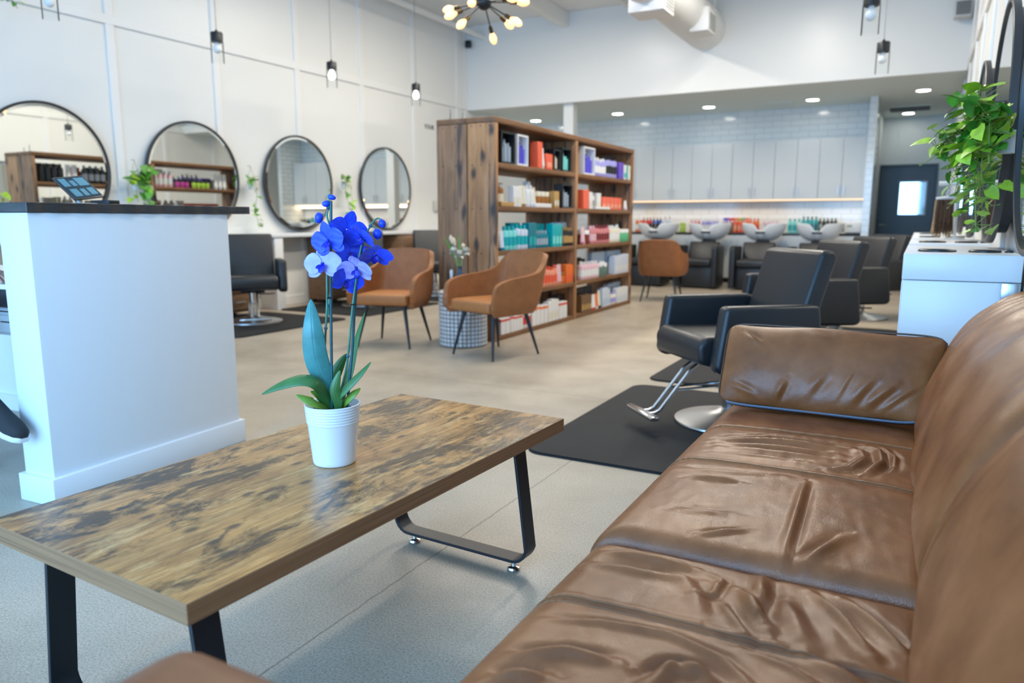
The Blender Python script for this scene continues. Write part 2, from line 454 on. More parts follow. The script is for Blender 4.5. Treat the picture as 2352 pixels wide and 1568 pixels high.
# painted lettering on the left wall, running behind the shelf
cu = bpy.data.curves.new('wall_lettering', 'FONT'); cu.body = 'YOUR'; cu.size = 0.10; cu.extrude = 0.003
to = bpy.data.objects.new('tmp_text', cu); COL.objects.link(to)
me = bpy.data.meshes.new_from_object(to.evaluated_get(bpy.context.evaluated_depsgraph_get()))
bpy.data.objects.remove(to)
lt = fin('wall_lettering', me, mat('lettering_grey', (0.12, 0.12, 0.12), 0.5), smooth=False)
lt.rotation_euler = (R(90), 0, R(90)); lt.location = (LW + .004, 10.28, 2.565)
tag(lt, 'dark raised letters YOUR on the white wall beside the shelf top', 'wall lettering')

# door at the end of the hall
DOORM = mat('door_blue_black', (0.016, 0.028, 0.035), 0.35)
bm = B()
for a, c in ((-.80, -.76), (.18, .22)): box(bm, a, YH - .02, 0, c, YH + .1, 2.13, .004, 1)
box(bm, -.76, YH - .02, 2.09, .18, YH + .1, 2.13, .004, 1)
d = struct('door_1', bm, DOORM)
bm = B()
for a, c, e, f in ((-.76, 0.003, -.40, 2.09), (.06, 0.003, .18, 2.09), (-.40, 0.003, .06, 1.20), (-.40, 1.80, .06, 2.09)): box(bm, a, YH + .02, c, e, YH + .065, f)
put('door_leaf', bm, DOORM, d)
bm = B()
for a, c, e, f in ((-.42, 1.17, -.39, 1.83), (.05, 1.17, .08, 1.83), (-.39, 1.17, .05, 1.2), (-.39, 1.8, .05, 1.83)): box(bm, a, YH + .01, c, e, YH + .02, f, .003, 1)
put('window_bead', bm, mat('door_bead', (0.20, 0.23, 0.26), 0.4), d)
bm = B(); box(bm, -.40, YH + .035, 1.2, .06, YH + .045, 1.8)
put('window_glass', bm, mat('door_glass', (0.42, 0.48, 0.55), 0.04, metal=1.0), d)
bm = B(); tube(bm, [(-.69, YH + .02, 1.0), (-.69, YH - .035, 1.0), (-.58, YH - .035, 1.0)], .012, 8)
put('door_handle', bm, CHROME, d)

# ================================================================== CEILING FITTINGS
FILLW = mat('fill_diffuser', (0.9, 0.9, 0.9), 0.5, emis=(1, 0.95, 0.88), estr=4)
for i, (lx, ly) in enumerate(FILL_LAMPS):  # invented housings for the added fill lights, above the view
    if i == 0:
        lf = thing('fill_fixture', 'x', 'ceiling light', (lx, ly, 4.25), 0, 'added fill lamps on the hall ceiling')
        bm = B(); box(bm, -.13, -1.15, .0, .13, 1.15, .10, .01); put('housing', bm, TRIM, lf)
        bm = B(); tube(bm, [(0, -.9, .10), (0, -.9, .15)], .01); tube(bm, [(0, .9, .10), (0, .9, .15)], .01); put('hanger', bm, TRIM, lf)
        l0 = lf
    else: lf = copytree(l0, (lx, ly, 4.25), 0, 'x')
    lf['label'] = 'added unseen fill lamp under the high ceiling, %s row, %s from the front windows' % ('left' if lx < -4 else 'right', ('first', 'second', 'third')[i // 2])
DLM = mat('downlight_lens', (1, 1, 1), 0.5, emis=(1.0, 0.94, 0.84), estr=48)
for i, (x, y, lab) in enumerate([(-6.73, 13.37, 'behind the top of the tall shelf, leftmost over the basins'), (-4.99, 13.22, 'second from the left in the row over the basins'),
        (-3.33, 13.2, 'third from the left in the row over the basins'), (-1.67, 13.2, 'at the right end of the row over the basins'),
        (-0.11, 13.04, 'over the hall entrance, nearest the right wall'), (-0.34, 15.66, 'in front of the dark hall door beyond the air grille')]):
    if i == 0:
        dl = d0 = thing('downlight', 'x', 'ceiling light', (x, y, ZS), 0, 'round downlights in the lower ceiling')
        bm = B(); lathe(bm, [(.085, -.001), (.112, -.012), (.115, -.002), (.112, .0)], 28); put('trim_ring', bm, TRIM, dl)
        bm = B(); lathe(bm, [(.0, -.006), (.086, -.006), (.086, -.001), (0, -.001)], 28); put('lens', bm, DLM, dl)
    else: dl = copytree(d0, (x, y, ZS), 0, 'x')
    dl['label'] = 'lit round ceiling downlight ' + lab
GRILLE = mat('grille_grey', (0.16, 0.17, 0.17), 0.6)
for (x0, x1, y0, y1, lab, m2) in ((-.62, .0, 14.72, 15.34, 'dark slotted air grille in the ceiling before the hall door', GRILLE), (-2.35, -2.0, 13.2, 13.4, 'small pale ceiling air vent between two downlights over the basins', SOFFIT)):
    t = thing('air_vent', lab, 'vent', ((x0 + x1) / 2, (y0 + y1) / 2, ZS))
    w, h = (x1 - x0) / 2, (y1 - y0) / 2
    bm = B()
    for a, c, e, f in ((-w - .03, -h - .03, w + .03, -h), (-w - .03, h, w + .03, h + .03), (-w - .03, -h, -w, h), (w, -h, w + .03, h)): box(bm, a, c, -.012, e, f, 0)
    put('frame', bm, SOFFIT, t)
    bm = B()
    for k in range(7): yy = -h + (k + .5) * 2 * h / 7; box(bm, -w, yy - .008, -.01, w, yy + .008, -.004)
    box(bm, -w, -h, -.003, w, h, -.001)
    put('slats', bm, m2, t)
# spiral duct
DUCT = mat('duct_white', (0.74, 0.75, 0.75), 0.45)
t = thing('spiral_duct', 'thick white spiral air duct hung under the high ceiling, running into the back wall', 'duct', (-3.02, 0, 3.88))
bm = B(); prof = [(0, 6.59), (.28, 6.59)]
for k in range(66):
    y = 6.6 + k * (YS - 6.6) / 65
    prof.append((.292 + (.006 if k % 3 == 0 else 0), y))
nv = lathe(bm, prof, 36); bmesh.ops.rotate(bm, verts=bm.verts, cent=(0, 0, 0), matrix=Matrix.Rotation(R(-90), 3, 'X'))
put('duct_tube', bm, DUCT, t)
for k, y in enumerate((10.55, 9.0)):
    bm = B(); box(bm, .10 - k * .3, y - .2, -.30 - k * .08, .355 - k * .12, y + .2, .0 - k * .18, .01)
    g = put('side_collar', bm, DUCT, t)
    bm = B()
    for j in range(6): box(bm, .357 - k * .12, y - .16, -.26 - k * .08 + j * .036, .366 - k * .12, y + .16, -.245 - k * .08 + j * .036)
    put('grille', bm, mat('grille_light', (0.45, 0.47, 0.47), 0.5), g)
bm = B()
for y in (7.5, 9.1, 10.9):
    for s in (-1, 1): tube(bm, [(s * .295, y, 0), (s * .295, y, ZC - 3.88)], .006, 6)
put('hanger_straps', bm, DUCT, t)
bm = B(); tube(bm, [(-6.85, -2.9, 4.2), (-6.85, YS, 4.2)], .045, 12)
for y in (2, 5, 8, 10.6): tube(bm, [(-6.85, y, 4.24), (-6.85, y, ZC)], .01, 6)
tag(put('ceiling_pipe', bm, CEIL), 'long white painted pipe under the ceiling along the left wall', 'pipe')
bm = B(); tube(bm, [(-4.15, -2.9, 4.3), (-4.15, YS, 4.3)], .03, 12)
for y in (2, 5, 8, 10.6): tube(bm, [(-4.15, y, 4.32), (-4.15, y, ZC)], .008, 6)
tag(put('ceiling_conduit', bm, CEIL), 'thin white conduit under the ceiling between the joist and the spiral duct', 'pipe')
# small black speaker in the corner, white speaker by the right wall
t = thing('wall_speaker', 'tiny black speaker high in the corner of left and back walls', 'speaker', (-7.10, 11.50, 4.09))
bm = B(); box(bm, -.045, -.04, -.06, .045, .04, .06, .012); put('cabinet', bm, BLACKM, t)
bm = B(); tube(bm, [(0, .03, 0), (0, .088, .0)], .012); put('bracket', bm, BLACKM, t)
t = thing('wall_speaker', 'white box speaker high on the back wall by the right wall', 'speaker', (.27, 11.42, 3.71))
bm = B(); box(bm, -.10, -.10, -.10, .10, .10, .10, .015); put('cabinet', bm, mat('speaker_white', (0.55, 0.57, 0.56), 0.5), t)
bm = B(); box(bm, -.08, -.108, -.08, .08, -.102, .08, .002, 1); put('front_grille', bm, GRILLE, t)
bm = B(); box(bm, -.03, .10, -.03, .03, .169, .03); put('bracket', bm, TRIM, t)

# ---- pendants
BULBW = mat('bulb_white', (1, 1, 1), 0.4, emis=(1.0, 0.93, 0.8), estr=14)
BULBOFF = mat('bulb_frosted', (0.8, 0.8, 0.78), 0.3)
def pendant(loc, lab, lit=True, grp='glass pendants in a row over the left stations'):
    t = thing('pendant_lamp', lab, 'pendant lamp', loc, 0, grp)
    bm = B(); tube(bm, [(0, 0, .10), (0, 0, ZC - loc[2])], .004, 6); put('cord', bm, mat('cord_grey', (0.25, 0.25, 0.25), 0.6), t)
    bm = B(); lathe(bm, [(0, .125), (.012, .12), (.014, .1), (.055, .096), (.06, .088), (.06, 0), (.05, -.002), (0, -.002)], 24); put('cap', bm, BLACKM, t)
    bm = B(); lathe(bm, [(.062, .012), (.062, -.20), (.059, -.20), (.059, .012)], 28); put('glass_shade', bm, GLASS, t)
    bm = B(); lathe(bm, [(.018, .0), (.022, -.02), (.036, -.045), (.040, -.065), (.034, -.088), (.018, -.103), (0, -.108)], 20)
    put('bulb', bm, BULBW if lit else BULBOFF, t)
    bm = B(); lathe(bm, [(0, ZC - loc[2] - .03), (.055, ZC - loc[2] - .025), (.06, ZC - loc[2])], 20); put('canopy', bm, BLACKM, t)
    return t
pendant((-6.4, 3.86, 2.92), 'clear glass pendant nearest the front, cut off by the top of the photo', False)
pendant((-6.4, 5.53, 2.87), 'unlit black-capped glass pendant left of the three hanging over the left mirrors', False)
pendant((-6.4, 7.22, 2.88), 'lit black-capped glass pendant above the third round mirror')
pendant((-6.4, 8.95, 2.89), 'lit black-capped glass pendant nearest the tall shelf')
pendant((-0.44, 6.39, 2.66), 'unlit glass pendant at the top right, nearer of two', False, 'glass pendants over the right stations')
pendant((-0.45, 8.47, 2.72), 'unlit glass pendant on the right, lower and farther of two', False, 'glass pendants over the right stations')

# ---- sputnik chandelier
hubz = 2.83; hub = (-3.23, 5.48, hubz)
t = thing('sputnik_chandelier', 'black starburst chandelier with glowing amber bulbs over the waiting area', 'chandelier', hub)
bm = B(); bmesh.ops.create_uvsphere(bm, u_segments=24, v_segments=14, radius=.062); put('hub', bm, BLACKM, t)
bm = B(); tube(bm, [(0, 0, .05), (0, 0, ZC - hubz - .03)], .009, 8); put('stem', bm, BLACKM, t)
bm = B(); lathe(bm, [(0, ZC - hubz - .03), (.06, ZC - hubz - .025), (.065, ZC - hubz)], 24); put('canopy', bm, BLACKM, t)
rr = Vector((.879, .477, 0)); ff = Vector((-.477, .879, 0)); up = Vector((0, 0, 1))
BR = mat('socket_brass', (0.10, 0.065, 0.03), 0.35, metal=0.8)
AMB = mat('bulb_amber', (1.0, 0.75, 0.4), 0.2, emis=(1.0, 0.52, 0.17), estr=1.8)
FIL = mat('bulb_filament', (1, 0.9, 0.7), 0.5, emis=(1.0, 0.85, 0.6), estr=40)
DIRS = [(-.87, .49, -.03), (-.75, -.51, -.42), (-.5, -.59, -.63), (-.24, -.93, -.27), (.19, .75, -.63), (.75, -.39, -.53), (.58, .75, -.31), (.67, -.73, -.12), (.92, .38, .10),
        (-.6, .7, .35), (-.55, -.6, .58), (.1, -.8, .6), (.5, .3, .8), (-.15, .55, .82), (.6, -.5, .62), (-.9, -.1, .4)]
for (a, b2, c) in DIRS:
    dv = (rr * a + ff * b2 + up * c).normalized()
    Mx = dv.to_track_quat('Z', 'Y').to_matrix().to_4x4()
    bm = B(); tube(bm, [dv * .05, dv * .235], .0055, 8); arm = put('arm', bm, BLACKM, t)
    bm = B(); lathe(bm, [(0, .225), (.014, .228), (.017, .24), (.017, .285), (0, .286)], 14, mtx=Mx); put('socket', bm, BR, arm)
    bm = B(); lathe(bm, [(.012, .284), (.018, .30), (.029, .33), (.031, .35), (.026, .375), (.014, .395), (0, .40)], 16, mtx=Mx)
    put('bulb', bm, AMB, arm)

# ================================================================== MIRRORS
def round_mirror(side, y, z, r, lab, grp, standoff=0.0):
    """local +Z = out of the wall"""
    t = bpy.data.objects.new('round_mirror', None); COL.objects.link(t)
    s = 1 if side == 'left' else -1
    t.location = (LW + .021 if s > 0 else RW - .027, y, z)
    t.rotation_euler = (0, R(90 * s), 0)
    tag(t, lab, 'mirror', grp)
    d = .05 + standoff
    bm = B(); lathe(bm, [(r - .022, d - .03), (r - .022, d - .002), (r - .018, d), (r - .004, d), (r, d - .004), (r, d - .034), (r - .022, d - .034)], 72)
    put('frame', bm, FRAME, t)
    bm = B(); lathe(bm, [(0, d - .030), (r - .021, d - .030), (r - .021, d - .012), (r - .05, d - .0105), (0, d - .0105)], 72)
    put('mirror_glass', bm, MIRROR, t, sharp=1)
    bm = B(); rb = r - .05
    lathe(bm, [(0, 0), (rb, 0), (rb, d - .036), (0, d - .036)], 56)
    put('backing', bm, FRAME, t)
    return t
for y, lab in ((4.15, 'leftmost round mirror, cut by the frame edge behind the tablet'), (5.76, 'round mirror second from the left, half hidden by the reception counter'),
               (7.37, 'round mirror third from the left, behind the orchid buds'), (9.18, 'round mirror nearest the tall wooden shelf')):
    round_mirror('left', y, 1.56, .61, lab, 'round mirrors on the left wall')
for y, lab in ((2.85, 'round mirror at the right edge of the photo, nearest on the right wall'), (4.45, 'tall looking round mirror behind the big trailing plant on the right wall'),
               (6.05, 'third round mirror along the right wall, seen edge on'), (7.65, 'farthest round mirror on the right wall, seen edge on')):
    round_mirror('right', y, 1.56, .575, lab, 'round mirrors on the right wall', .035)

# ================================================================== STYLING CONSOLE, CARTS
t = thing('styling_console', 'long white shelf console on panel legs under the left mirrors', 'console', (LW + .022, 0, 0))
bm = B(); box(bm, 0, 3.2, .885, .30, 10.95, .932, .006); put('top', bm, WHITE, t)
for y in (3.3, 4.95, 6.64, 8.42, 10.75):
    bm = B(); box(bm, 0, y, 0, .285, y + .14, .884, .005); put('leg', bm, WHITE, t)
c0 = None
for y, lab in ((5.95, 'brown wooden drawer cart under the console behind the left black chair'), (7.72, 'brown wooden drawer cart under the console behind the orchid stems'), (9.35, 'brown wooden drawer cart under the console left of the tall shelf')):
    if c0 is None:
        t = c0 = thing('drawer_cart', lab, 'cart', (-6.96, y, 0), 0, 'wooden carts under the console')
        bm = B(); box(bm, -.19, -.26, .05, .17, .26, .86, .006); put('body', bm, CARTW, t)
        for k in range(4):
            bm = B(); box(bm, .171, -.245, .08 + k * .195, .19, .245, .255 + k * .195, .004)
            dr = put('drawer', bm, CARTW, t)
            bm = B(); tube(bm, [(.19, -.07, .17 + k * .195), (.215, -.07, .17 + k * .195), (.215, .07, .17 + k * .195), (.19, .07, .17 + k * .195)], .006, 8)
            put('handle', bm, CHROME, dr)
        for a in (-.15, .13):
            for c in (-.21, .21):
                bm = B(); lathe(bm, [(0, 0), (.02, 0), (.025, .012), (.025, .035), (.012, .052), (0, .052)], 12, (a, c, 0)); put('caster', bm, BLACKM, t)
    else: t = copytree(c0, (-6.96, y, 0), 0, lab)
bm = B(); box(bm, LW + .02, 10.48, 1.24, LW + .045, 10.62, 1.42, .006)
tag(put('wall_thermostat', bm, mat('switch_beige', (0.6, 0.58, 0.5), 0.5)), 'small beige control plate on the left wall beside the tall shelf', 'wall plate')

# ================================================================== SALON CHAIRS, MATS
def slab(bm, poly, y0, y1, bev): prism(bm, poly, y0, y1, 'y', bev, 4)
def salon_chair(loc, th, lab, grp):
    t = thing('salon_chair', lab, 'salon chair', loc, R(th), grp)
    bm = B(); lathe(bm, [(0, 0), (.285, 0), (.30, .006), (.298, .014), (.25, .026), (.16, .042), (.08, .062), (.045, .085), (0, .085)], 48); put('base', bm, BRUSHED, t)
    bm = B(); lathe(bm, [(.05, .08), (.05, .20), (.034, .205), (.034, .33), (0, .33)], 24); put('hydraulic_column', bm, CHROME, t)
    bm = B(); box(bm, -.14, -.12, .325, .16, .12, .37, .008); tube(bm, [(-.05, .05, .30), (-.12, .20, .285), (-.2, .24, .285)], .007, 8); put('pump_lever', bm, BLACKM, t)
    bm = B(); slab(bm, [(-.27, .365), (.26, .355), (.335, .375), (.345, .47), (.31, .515), (-.27, .50)], -.252, .252, .028); put('seat', bm, VINYL, t)
    bm = B(); slab(bm, [(-.17, .43), (-.275, .43), (-.425, .90), (-.395, .935), (-.325, .93)], -.252, .252, .024); bk = put('backrest', bm, VINYL, t)
    for s in (-1, 1):
        bm = B(); slab(bm, [(.30, .37), (.255, .672), (-.27, .668), (-.315, .35), (-.28, .325), (.27, .335)], s * .258 if s > 0 else -.345, .345 if s > 0 else -.258, .026)
        put('armrest', bm, VINYL, t)
    fr = None
    for s in (-.034, .034):
        bm = B(); tube(bm, [(.14, s, .35), (.22, s, .345), (.27, s, .31), (.44, s, .10), (.47, s, .085), (.52, s, .085)], .0095, 10)
        put('footrest_bar', bm, CHROME, t)
    bm = B(); box(bm, .50, -.155, .075, .545, .155, .100, .008); put('footplate', bm, CHROME, t)
    bm = B()
    for s in (-.034, .034): tube(bm, [(.355, s, .205), (.04, s * 1.3, .215)], .006, 8)
    put('footrest_brace', bm, CHROME, t)
    return t
SCG = 'black styling chairs by the right stations'
sc0 = salon_chair((-.83, 4.03, .012), 223, 'black salon chair in front, just behind the sofa pillow', SCG)
copytree(sc0, (-.78, 5.98, .012), R(221), 'black salon chair second in the right row, behind the front one', SCG)
copytree(sc0, (-.64, 7.6, .012), R(222), 'black salon chair third in the right row, dark armrest beside the white station', SCG)
copytree(sc0, (-.53, 9.25, 0), R(224), 'black salon chair farthest in the right row, only its back top showing', SCG)
SLG = 'black styling chairs along the left console'
copytree(sc0, (-6.24, 5.66, .012), R(-40), 'black salon chair left, half hidden behind the reception counter', SLG)
copytree(sc0, (-6.25, 7.52, .012), R(-52), 'black salon chair behind the orchid and the left tan armchair', SLG)
copytree(sc0, (-6.2, 9.05, .012), R(-45), 'black salon chair between the tan armchair and the tall shelf side', SLG)
def floor_mat(x0, y0, x1, y1, lab):
    bm = B(); r = .10; pl = []
    for cx, cy, a0 in ((x1 - r, y1 - r, 0), (x0 + r, y1 - r, 90), (x0 + r, y0 + r, 180), (x1 - r, y0 + r, 270)):
        for k in range(7): a = R(a0 + k * 15); pl.append((cx + r * math.cos(a), cy + r * math.sin(a)))
    prism(bm, pl, .0005, .012, 'z')
    bmesh.ops.bevel(bm, geom=[e for e in bm.edges if all(abs(v.co.z - .012) < 1e-5 for v in e.verts)], offset=.006, segments=2, affect='EDGES')
    tag(put('floor_mat', bm, MAT_RUBBER), lab, 'mat', 'rubber floor mats')
floor_mat(-1.60, 3.04, -.10, 4.70, 'dark grey rubber mat under the front black salon chair')
floor_mat(-1.59, 4.88, -.10, 6.50, 'dark grey rubber mat behind the front one, corner showing under the chair')
floor_mat(-1.57, 6.68, -.10, 8.30, 'dark grey rubber mat under the third black salon chair on the right')
floor_mat(-6.88, 4.80, -5.53, 6.38, 'dark grey rubber mat under the left chair beside the counter')
floor_mat(-6.88, 6.62, -5.50, 8.18, 'dark grey rubber mat behind the orchid and left tan armchair')
floor_mat(-6.88, 8.36, -5.50, 9.92, 'dark grey rubber mat left of the tall shelf')

# ================================================================== RIGHT STATIONS
ZT = .957
S0 = None
for i, y in enumerate((3.6, 5.15, 6.72, 8.3)):
    lab = 'white styling station ' + ('nearest, just behind the sofa arm', 'second along the right wall', 'third along the right wall', 'farthest along the right wall')[i]
    if S0 is None:
        t = S0 = thing('styling_station', lab, 'station', (-.052, y, 0), 0, 'white stations on the right wall')
        w = RW - .024 + .052
        bm = B(); box(bm, .004, .004, .05, w, 1.25, .845, .003); put('cabinet', bm, WHITE, t)
        bm = B(); box(bm, .02, .02, 0, w, 1.23, .05); put('plinth', bm, BLACKM, t)
        bm = B(); box(bm, 0, 0, .848, w, 1.255, ZT, .003); put('top', bm, WHITE, t)
        for k in range(2):
            bm = B(); box(bm, 0, .03 + k * .6, .09, .0035, .61 + k * .6, .835, .001, 1); put('door', bm, WHITE, t)
        bm = B(); box(bm, .362, -.006, .76, .422, .003, .845, .002); put('outlet_plate', bm, BRUSHED, t)
    else: t = copytree(S0, (-.052, y, 0), 0, lab)
    for k, (x0, x1) in enumerate(((.052, .205), (.25, .375), (.386, .420))):
        bm = B(); w2 = (x1 - x0) / 2; lathe(bm, [(w2 - .006, 0), (w2, 0), (w2, .007), (w2 - .004, .010), (w2 - .008, .008), (w2 - .010, .002), (0, .002)], 28)
        for v in bm.verts: v.co.y *= min(1.0, .085 / w2)
        o = put('tool_ring', bm, BLACKM); o.location = (-.052 + (x0 + x1) / 2, y + .30, ZT + .0005)
        tag(o, 'black oval tool holder ring on the %s white station top, %s' % (('nearest', 'second', 'third', 'farthest')[i], ('outer', 'middle', 'by the wall')[k]), 'tool holder', 'black tool rings on the station tops')

# hair swatches on a white stand on the second station
t = thing('swatch_stand', 'white hanging stand with two wooden bars above the second station', 'stand', (.19, 6.45, ZT))
POLEW = mat('ivory_wood', (0.75, 0.73, 0.66), 0.5)
bm = B(); tube(bm, [(.04, 0, .012), (.04, 0, .52)], .010, 10); put('pole', bm, POLEW, t)
bm = B(); lathe(bm, [(0, 0), (.07, 0), (.07, .01), (.02, .016), (0, .016)], 24, (.04, 0, 0)); put('foot', bm, POLEW, t)
bm = B(); tube(bm, [(-.09, 0, .405), (.085, 0, .41)], .017, 12); put('upper_bar', bm, POLEW, t)
bm = B(); tube(bm, [(-.10, 0, .292), (.055, 0, .315)], .014, 12); put('lower_bar', bm, POLEW, t)
bm = B()
for k in range(10): tube(bm, [(-.03 + .008 * math.sin(k * 1.5), 0, .40 - k * .009), (-.03 + .008 * math.sin(k * 1.5 + 1.5), 0, .391 - k * .009)], .004, 6)
put('cord', bm, POLEW, t)
t = thing('hair_swatch', 'bundle of brown to blonde hair hanging from the white bar', 'hair swatch', (.17, 6.40, ZT + .004))
HAIR = mat('hair_brown', (0.075, 0.035, 0.016), 0.5, vary=0.4, vscale=40); HAIRB = mat('hair_blonde', (0.42, 0.26, 0.13), 0.5, vary=0.3, vscale=40)
random.seed(3)
bm = B()
for k in range(110):
    x = random.uniform(-.07, .035); yy = random.uniform(-.02, .02); L = random.uniform(.19, .25)
    tube(bm, [(x, yy, .285), (x + random.uniform(-.01, .01), yy - .008, .2), (x * 1.08 + random.uniform(-.012, .012), yy, .285 - L)], [.004, .005, .002], 5)
put('dark_hair', bm, HAIR, t)
bm = B()
for k in range(70):
    x = random.uniform(-.085, .035); yy = random.uniform(.012, .03); L = random.uniform(.24, .275)
    tube(bm, [(x, yy, .282), (x * 1.03, yy, .15), (x * 1.08 + random.uniform(-.012, .012), yy, .283 - L)], [.004, .005, .002], 5)
put('blonde_hair', bm, HAIRB, t)

# ================================================================== TRAILING PLANTS
def leaf(bm, p, d, up_, L, mi):
    d = d.normalized(); s = d.cross(up_)
    if s.length < 1e-3: s = d.cross(Vector((1, 0, 0)))
    s.normalize(); n = s.cross(d)
    out = [(0, 0), (-.10, .30), (.12, .46), (.42, .42), (.74, .22), (1.0, 0)]
    mid = [bm.verts.new(p + d * (L * u) + n * (-.10 * L * u * u)) for u in (0, .3, .62)]
    tip = bm.verts.new(p + d * L + n * (-.16 * L))
    for sg in (1, -1):
        e = [bm.verts.new(p + d * (L * u) + s * (sg * L * w) + n * (L * (.10 * w - .1 * u * u))) for u, w in out[1:5]]
        for q in ((mid[0], e[0], e[1]), (mid[0], e[1], mid[1]), (mid[1], e[1], e[2]), (mid[1], e[2], mid[2]), (mid[2], e[2], e[3]), (mid[2], e[3], tip)):
            f = bm.faces.new(q if sg > 0 else q[::-1]); f.material_index = mi
def trailing_plant(loc, lab, grp, vines, size, seed, out, hang=None, pot=True, dens=1.0, lime=.4, spread=.06):
    rnd = random.Random(seed)
    t = thing('trailing_plant', lab, 'plant', loc, 0, grp)
    if pot:
        bm = B(); lathe(bm, [(0, 0), (.035, 0), (.045, .085), (.042, .085), (.038, .075), (0, .075)], 20); put('pot', bm, mat('plant_pot_white', (0.72, 0.72, 0.70), 0.5), t)
    if hang:
        bm = B()
        for s in (-1, 1): tube(bm, [(0, s * .055, .095), (0, 0, hang)], .0025, 5)
        tube(bm, [(0, 0, hang), (-.05 * out.x, -.05 * out.y, hang + .005)], .004, 6)
        put('hanger_cord', bm, mat('jute', (0.42, 0.32, 0.2), 0.8), t)
    fb = B(); sb = B()
    for (pts, n) in vines:
        c = spline(pts, 24); tube(sb, c, .0028, 5)
        for k in range(int(n * dens)):
            q = c[min(23, int(rnd.uniform(0.02, 1) * 23))]
            dd = Vector((rnd.uniform(-1, 1), rnd.uniform(-1, 1), rnd.uniform(-1.0, .45))) + out * .55
            off = Vector((rnd.uniform(-1, 1), rnd.uniform(-1, 1), rnd.uniform(-.6, .8))) * spread
            if (q + off).dot(out) < 0: off -= out * 2 * min(0, off.dot(out))
            L = size * rnd.uniform(.6, 1.2)
            tube(sb, [q, q + off], .0014, 4)
            leaf(fb, q + off, dd, Vector((rnd.uniform(-.4, .4), rnd.uniform(-.4, .4), 1)) + out * .6, L, 1 if rnd.random() < lime else 0)
    put('stems', sb, mat('vine_stem', (0.24, 0.32, 0.06), 0.5), t)
    put('leaves', fb, [GREEN, LIME], t, sharp=0)
    return t
OX = Vector((1, 0, 0))
TPG = 'trailing plants between the left mirrors'
trailing_plant((-7.10, 5.0, 1.40), 'leafy trailing plant hung between the first and second round mirrors', TPG,
    [([(0, 0, .09), (.06, -.03, .16), (.08, -.06, .05), (.08, -.05, -.12)], 16), ([(0, 0, .09), (.05, .08, .14), (.07, .12, .0), (.06, .08, -.2)], 16), ([(0, 0, .1), (.08, .05, .2), (.09, .10, .17)], 9), ([(.0, 0, .09), (.08, .02, .02), (.07, .04, -.25)], 9)], .085, 1, OX, .30)
trailing_plant((-7.10, 6.52, 1.46), 'thin trailing vine hung between the second and third round mirrors', TPG,
    [([(0, 0, .09), (.05, 0, .14), (.06, .02, -.05), (.06, -.01, -.25), (.05, .04, -.46)], 22), ([(0, 0, .1), (.05, -.08, .12), (.06, -.14, .02)], 6)], .062, 2, OX, .27, spread=.035)
trailing_plant((-7.10, 8.17, 1.52), 'thin trailing vine hung between the third and fourth round mirrors', TPG,
    [([(0, 0, .09), (.05, 0, .15), (.06, -.04, -.05), (.06, .02, -.25), (.05, .02, -.44)], 24), ([(0, 0, .1), (.05, .06, .1), (.06, .10, -.16), (.05, .12, -.3)], 12)], .062, 4, OX, .2, spread=.045)
trailing_plant((-7.10, 3.42, 1.20), 'small green plant peeking in at the left edge above the counter', TPG,
    [([(0, 0, .09), (.05, .1, .12), (.06, .22, .08)], 10), ([(0, 0, .09), (.05, -.1, .1), (.06, -.1, -.1)], 8)], .075, 5, OX, .3)
trailing_plant((-6.9, 3.70, 2.86), 'green fern tips at the top left corner of the photo', TPG,
    [([(0, 0, .09), (.05, .08, .10), (.06, .15, .0)], 16), ([(0, 0, .09), (.05, -.1, .1), (.06, -.12, -.1)], 8)], .05, 6, OX, None)
OXr = Vector((-1, 0, 0))
trailing_plant((.283, 3.60, 1.36), 'big lush trailing plant with lime and green leaves on the right wall', 'right wall plants',
    [([(0, 0, .09), (-.11, -.05, .16), (-.14, -.12, .19), (-.12, -.2, .18)], 18), ([(0, 0, .09), (-.12, .04, .12), (-.20, .05, .06), (-.24, .04, -.0)], 18),
     ([(0, 0, .09), (-.06, -.08, .12), (-.09, -.12, -.02), (-.08, -.08, -.12)], 22), ([(0, 0, .09), (-.06, .06, .10), (-.10, .04, -.06), (-.09, .02, -.2), (-.08, .03, -.31)], 26),
     ([(0, 0, .1), (-.06, -.10, .13), (-.08, -.16, .10), (-.07, -.17, -.05)], 18), ([(0, 0, .1), (-.03, .1, .1), (-.07, .15, -.05), (-.07, .15, -.18)], 18), ([(0, 0, .1), (-.12, 0, .1), (-.17, .0, .0), (-.16, 0, -.12)], 22)],
    .062, 8, OXr, None, dens=2.6, lime=.6, spread=.075)

# ================================================================== TALL SHELF
BX0, BX1, BY0, BY1, BH = -3.93, -3.315, 5.80, 9.42, 1.99
SHZ = [1.60, 1.22, .82, .42, .045]
t = thing('product_shelf', 'tall open dark timber shelf full of hair products in the middle of the room', 'shelf', ((BX0 + BX1) / 2, BY0, 0))
hw = (BX1 - BX0) / 2
def plank(name, x0, y0, z0, x1, y1, z1, m, bev=.005):
    bm = B(); box(bm, x0, y0, z0, x1, y1, z1, bev); return put(name, bm, m, t)
YM = 7.56 - BY0; YE = BY1 - BY0
for y0, y1 in ((0, .055), (YM, YM + .06), (YE - .055, YE)):
    plank('side_plank', -hw, y0, 0, .018 - .006, y1, BH - .052, PLANKG)
    plank('side_plank', .018 + .004, y0, 0, hw, y1, BH - .052, PLANK)
plank('top_plank', -hw, 0, BH - .05, .0, YE, BH, SHELFW); plank('top_plank', .003, 0, BH - .05, hw, YE, BH, SHELFW)
for z in SHZ:
    for a, c in ((.0555, YM - .0005), (YM + .0605, YE - .0555)):
        plank('shelf_board', -hw + .004, a, z - .045, hw - .004, c, z, SHELFW)
bm = B()
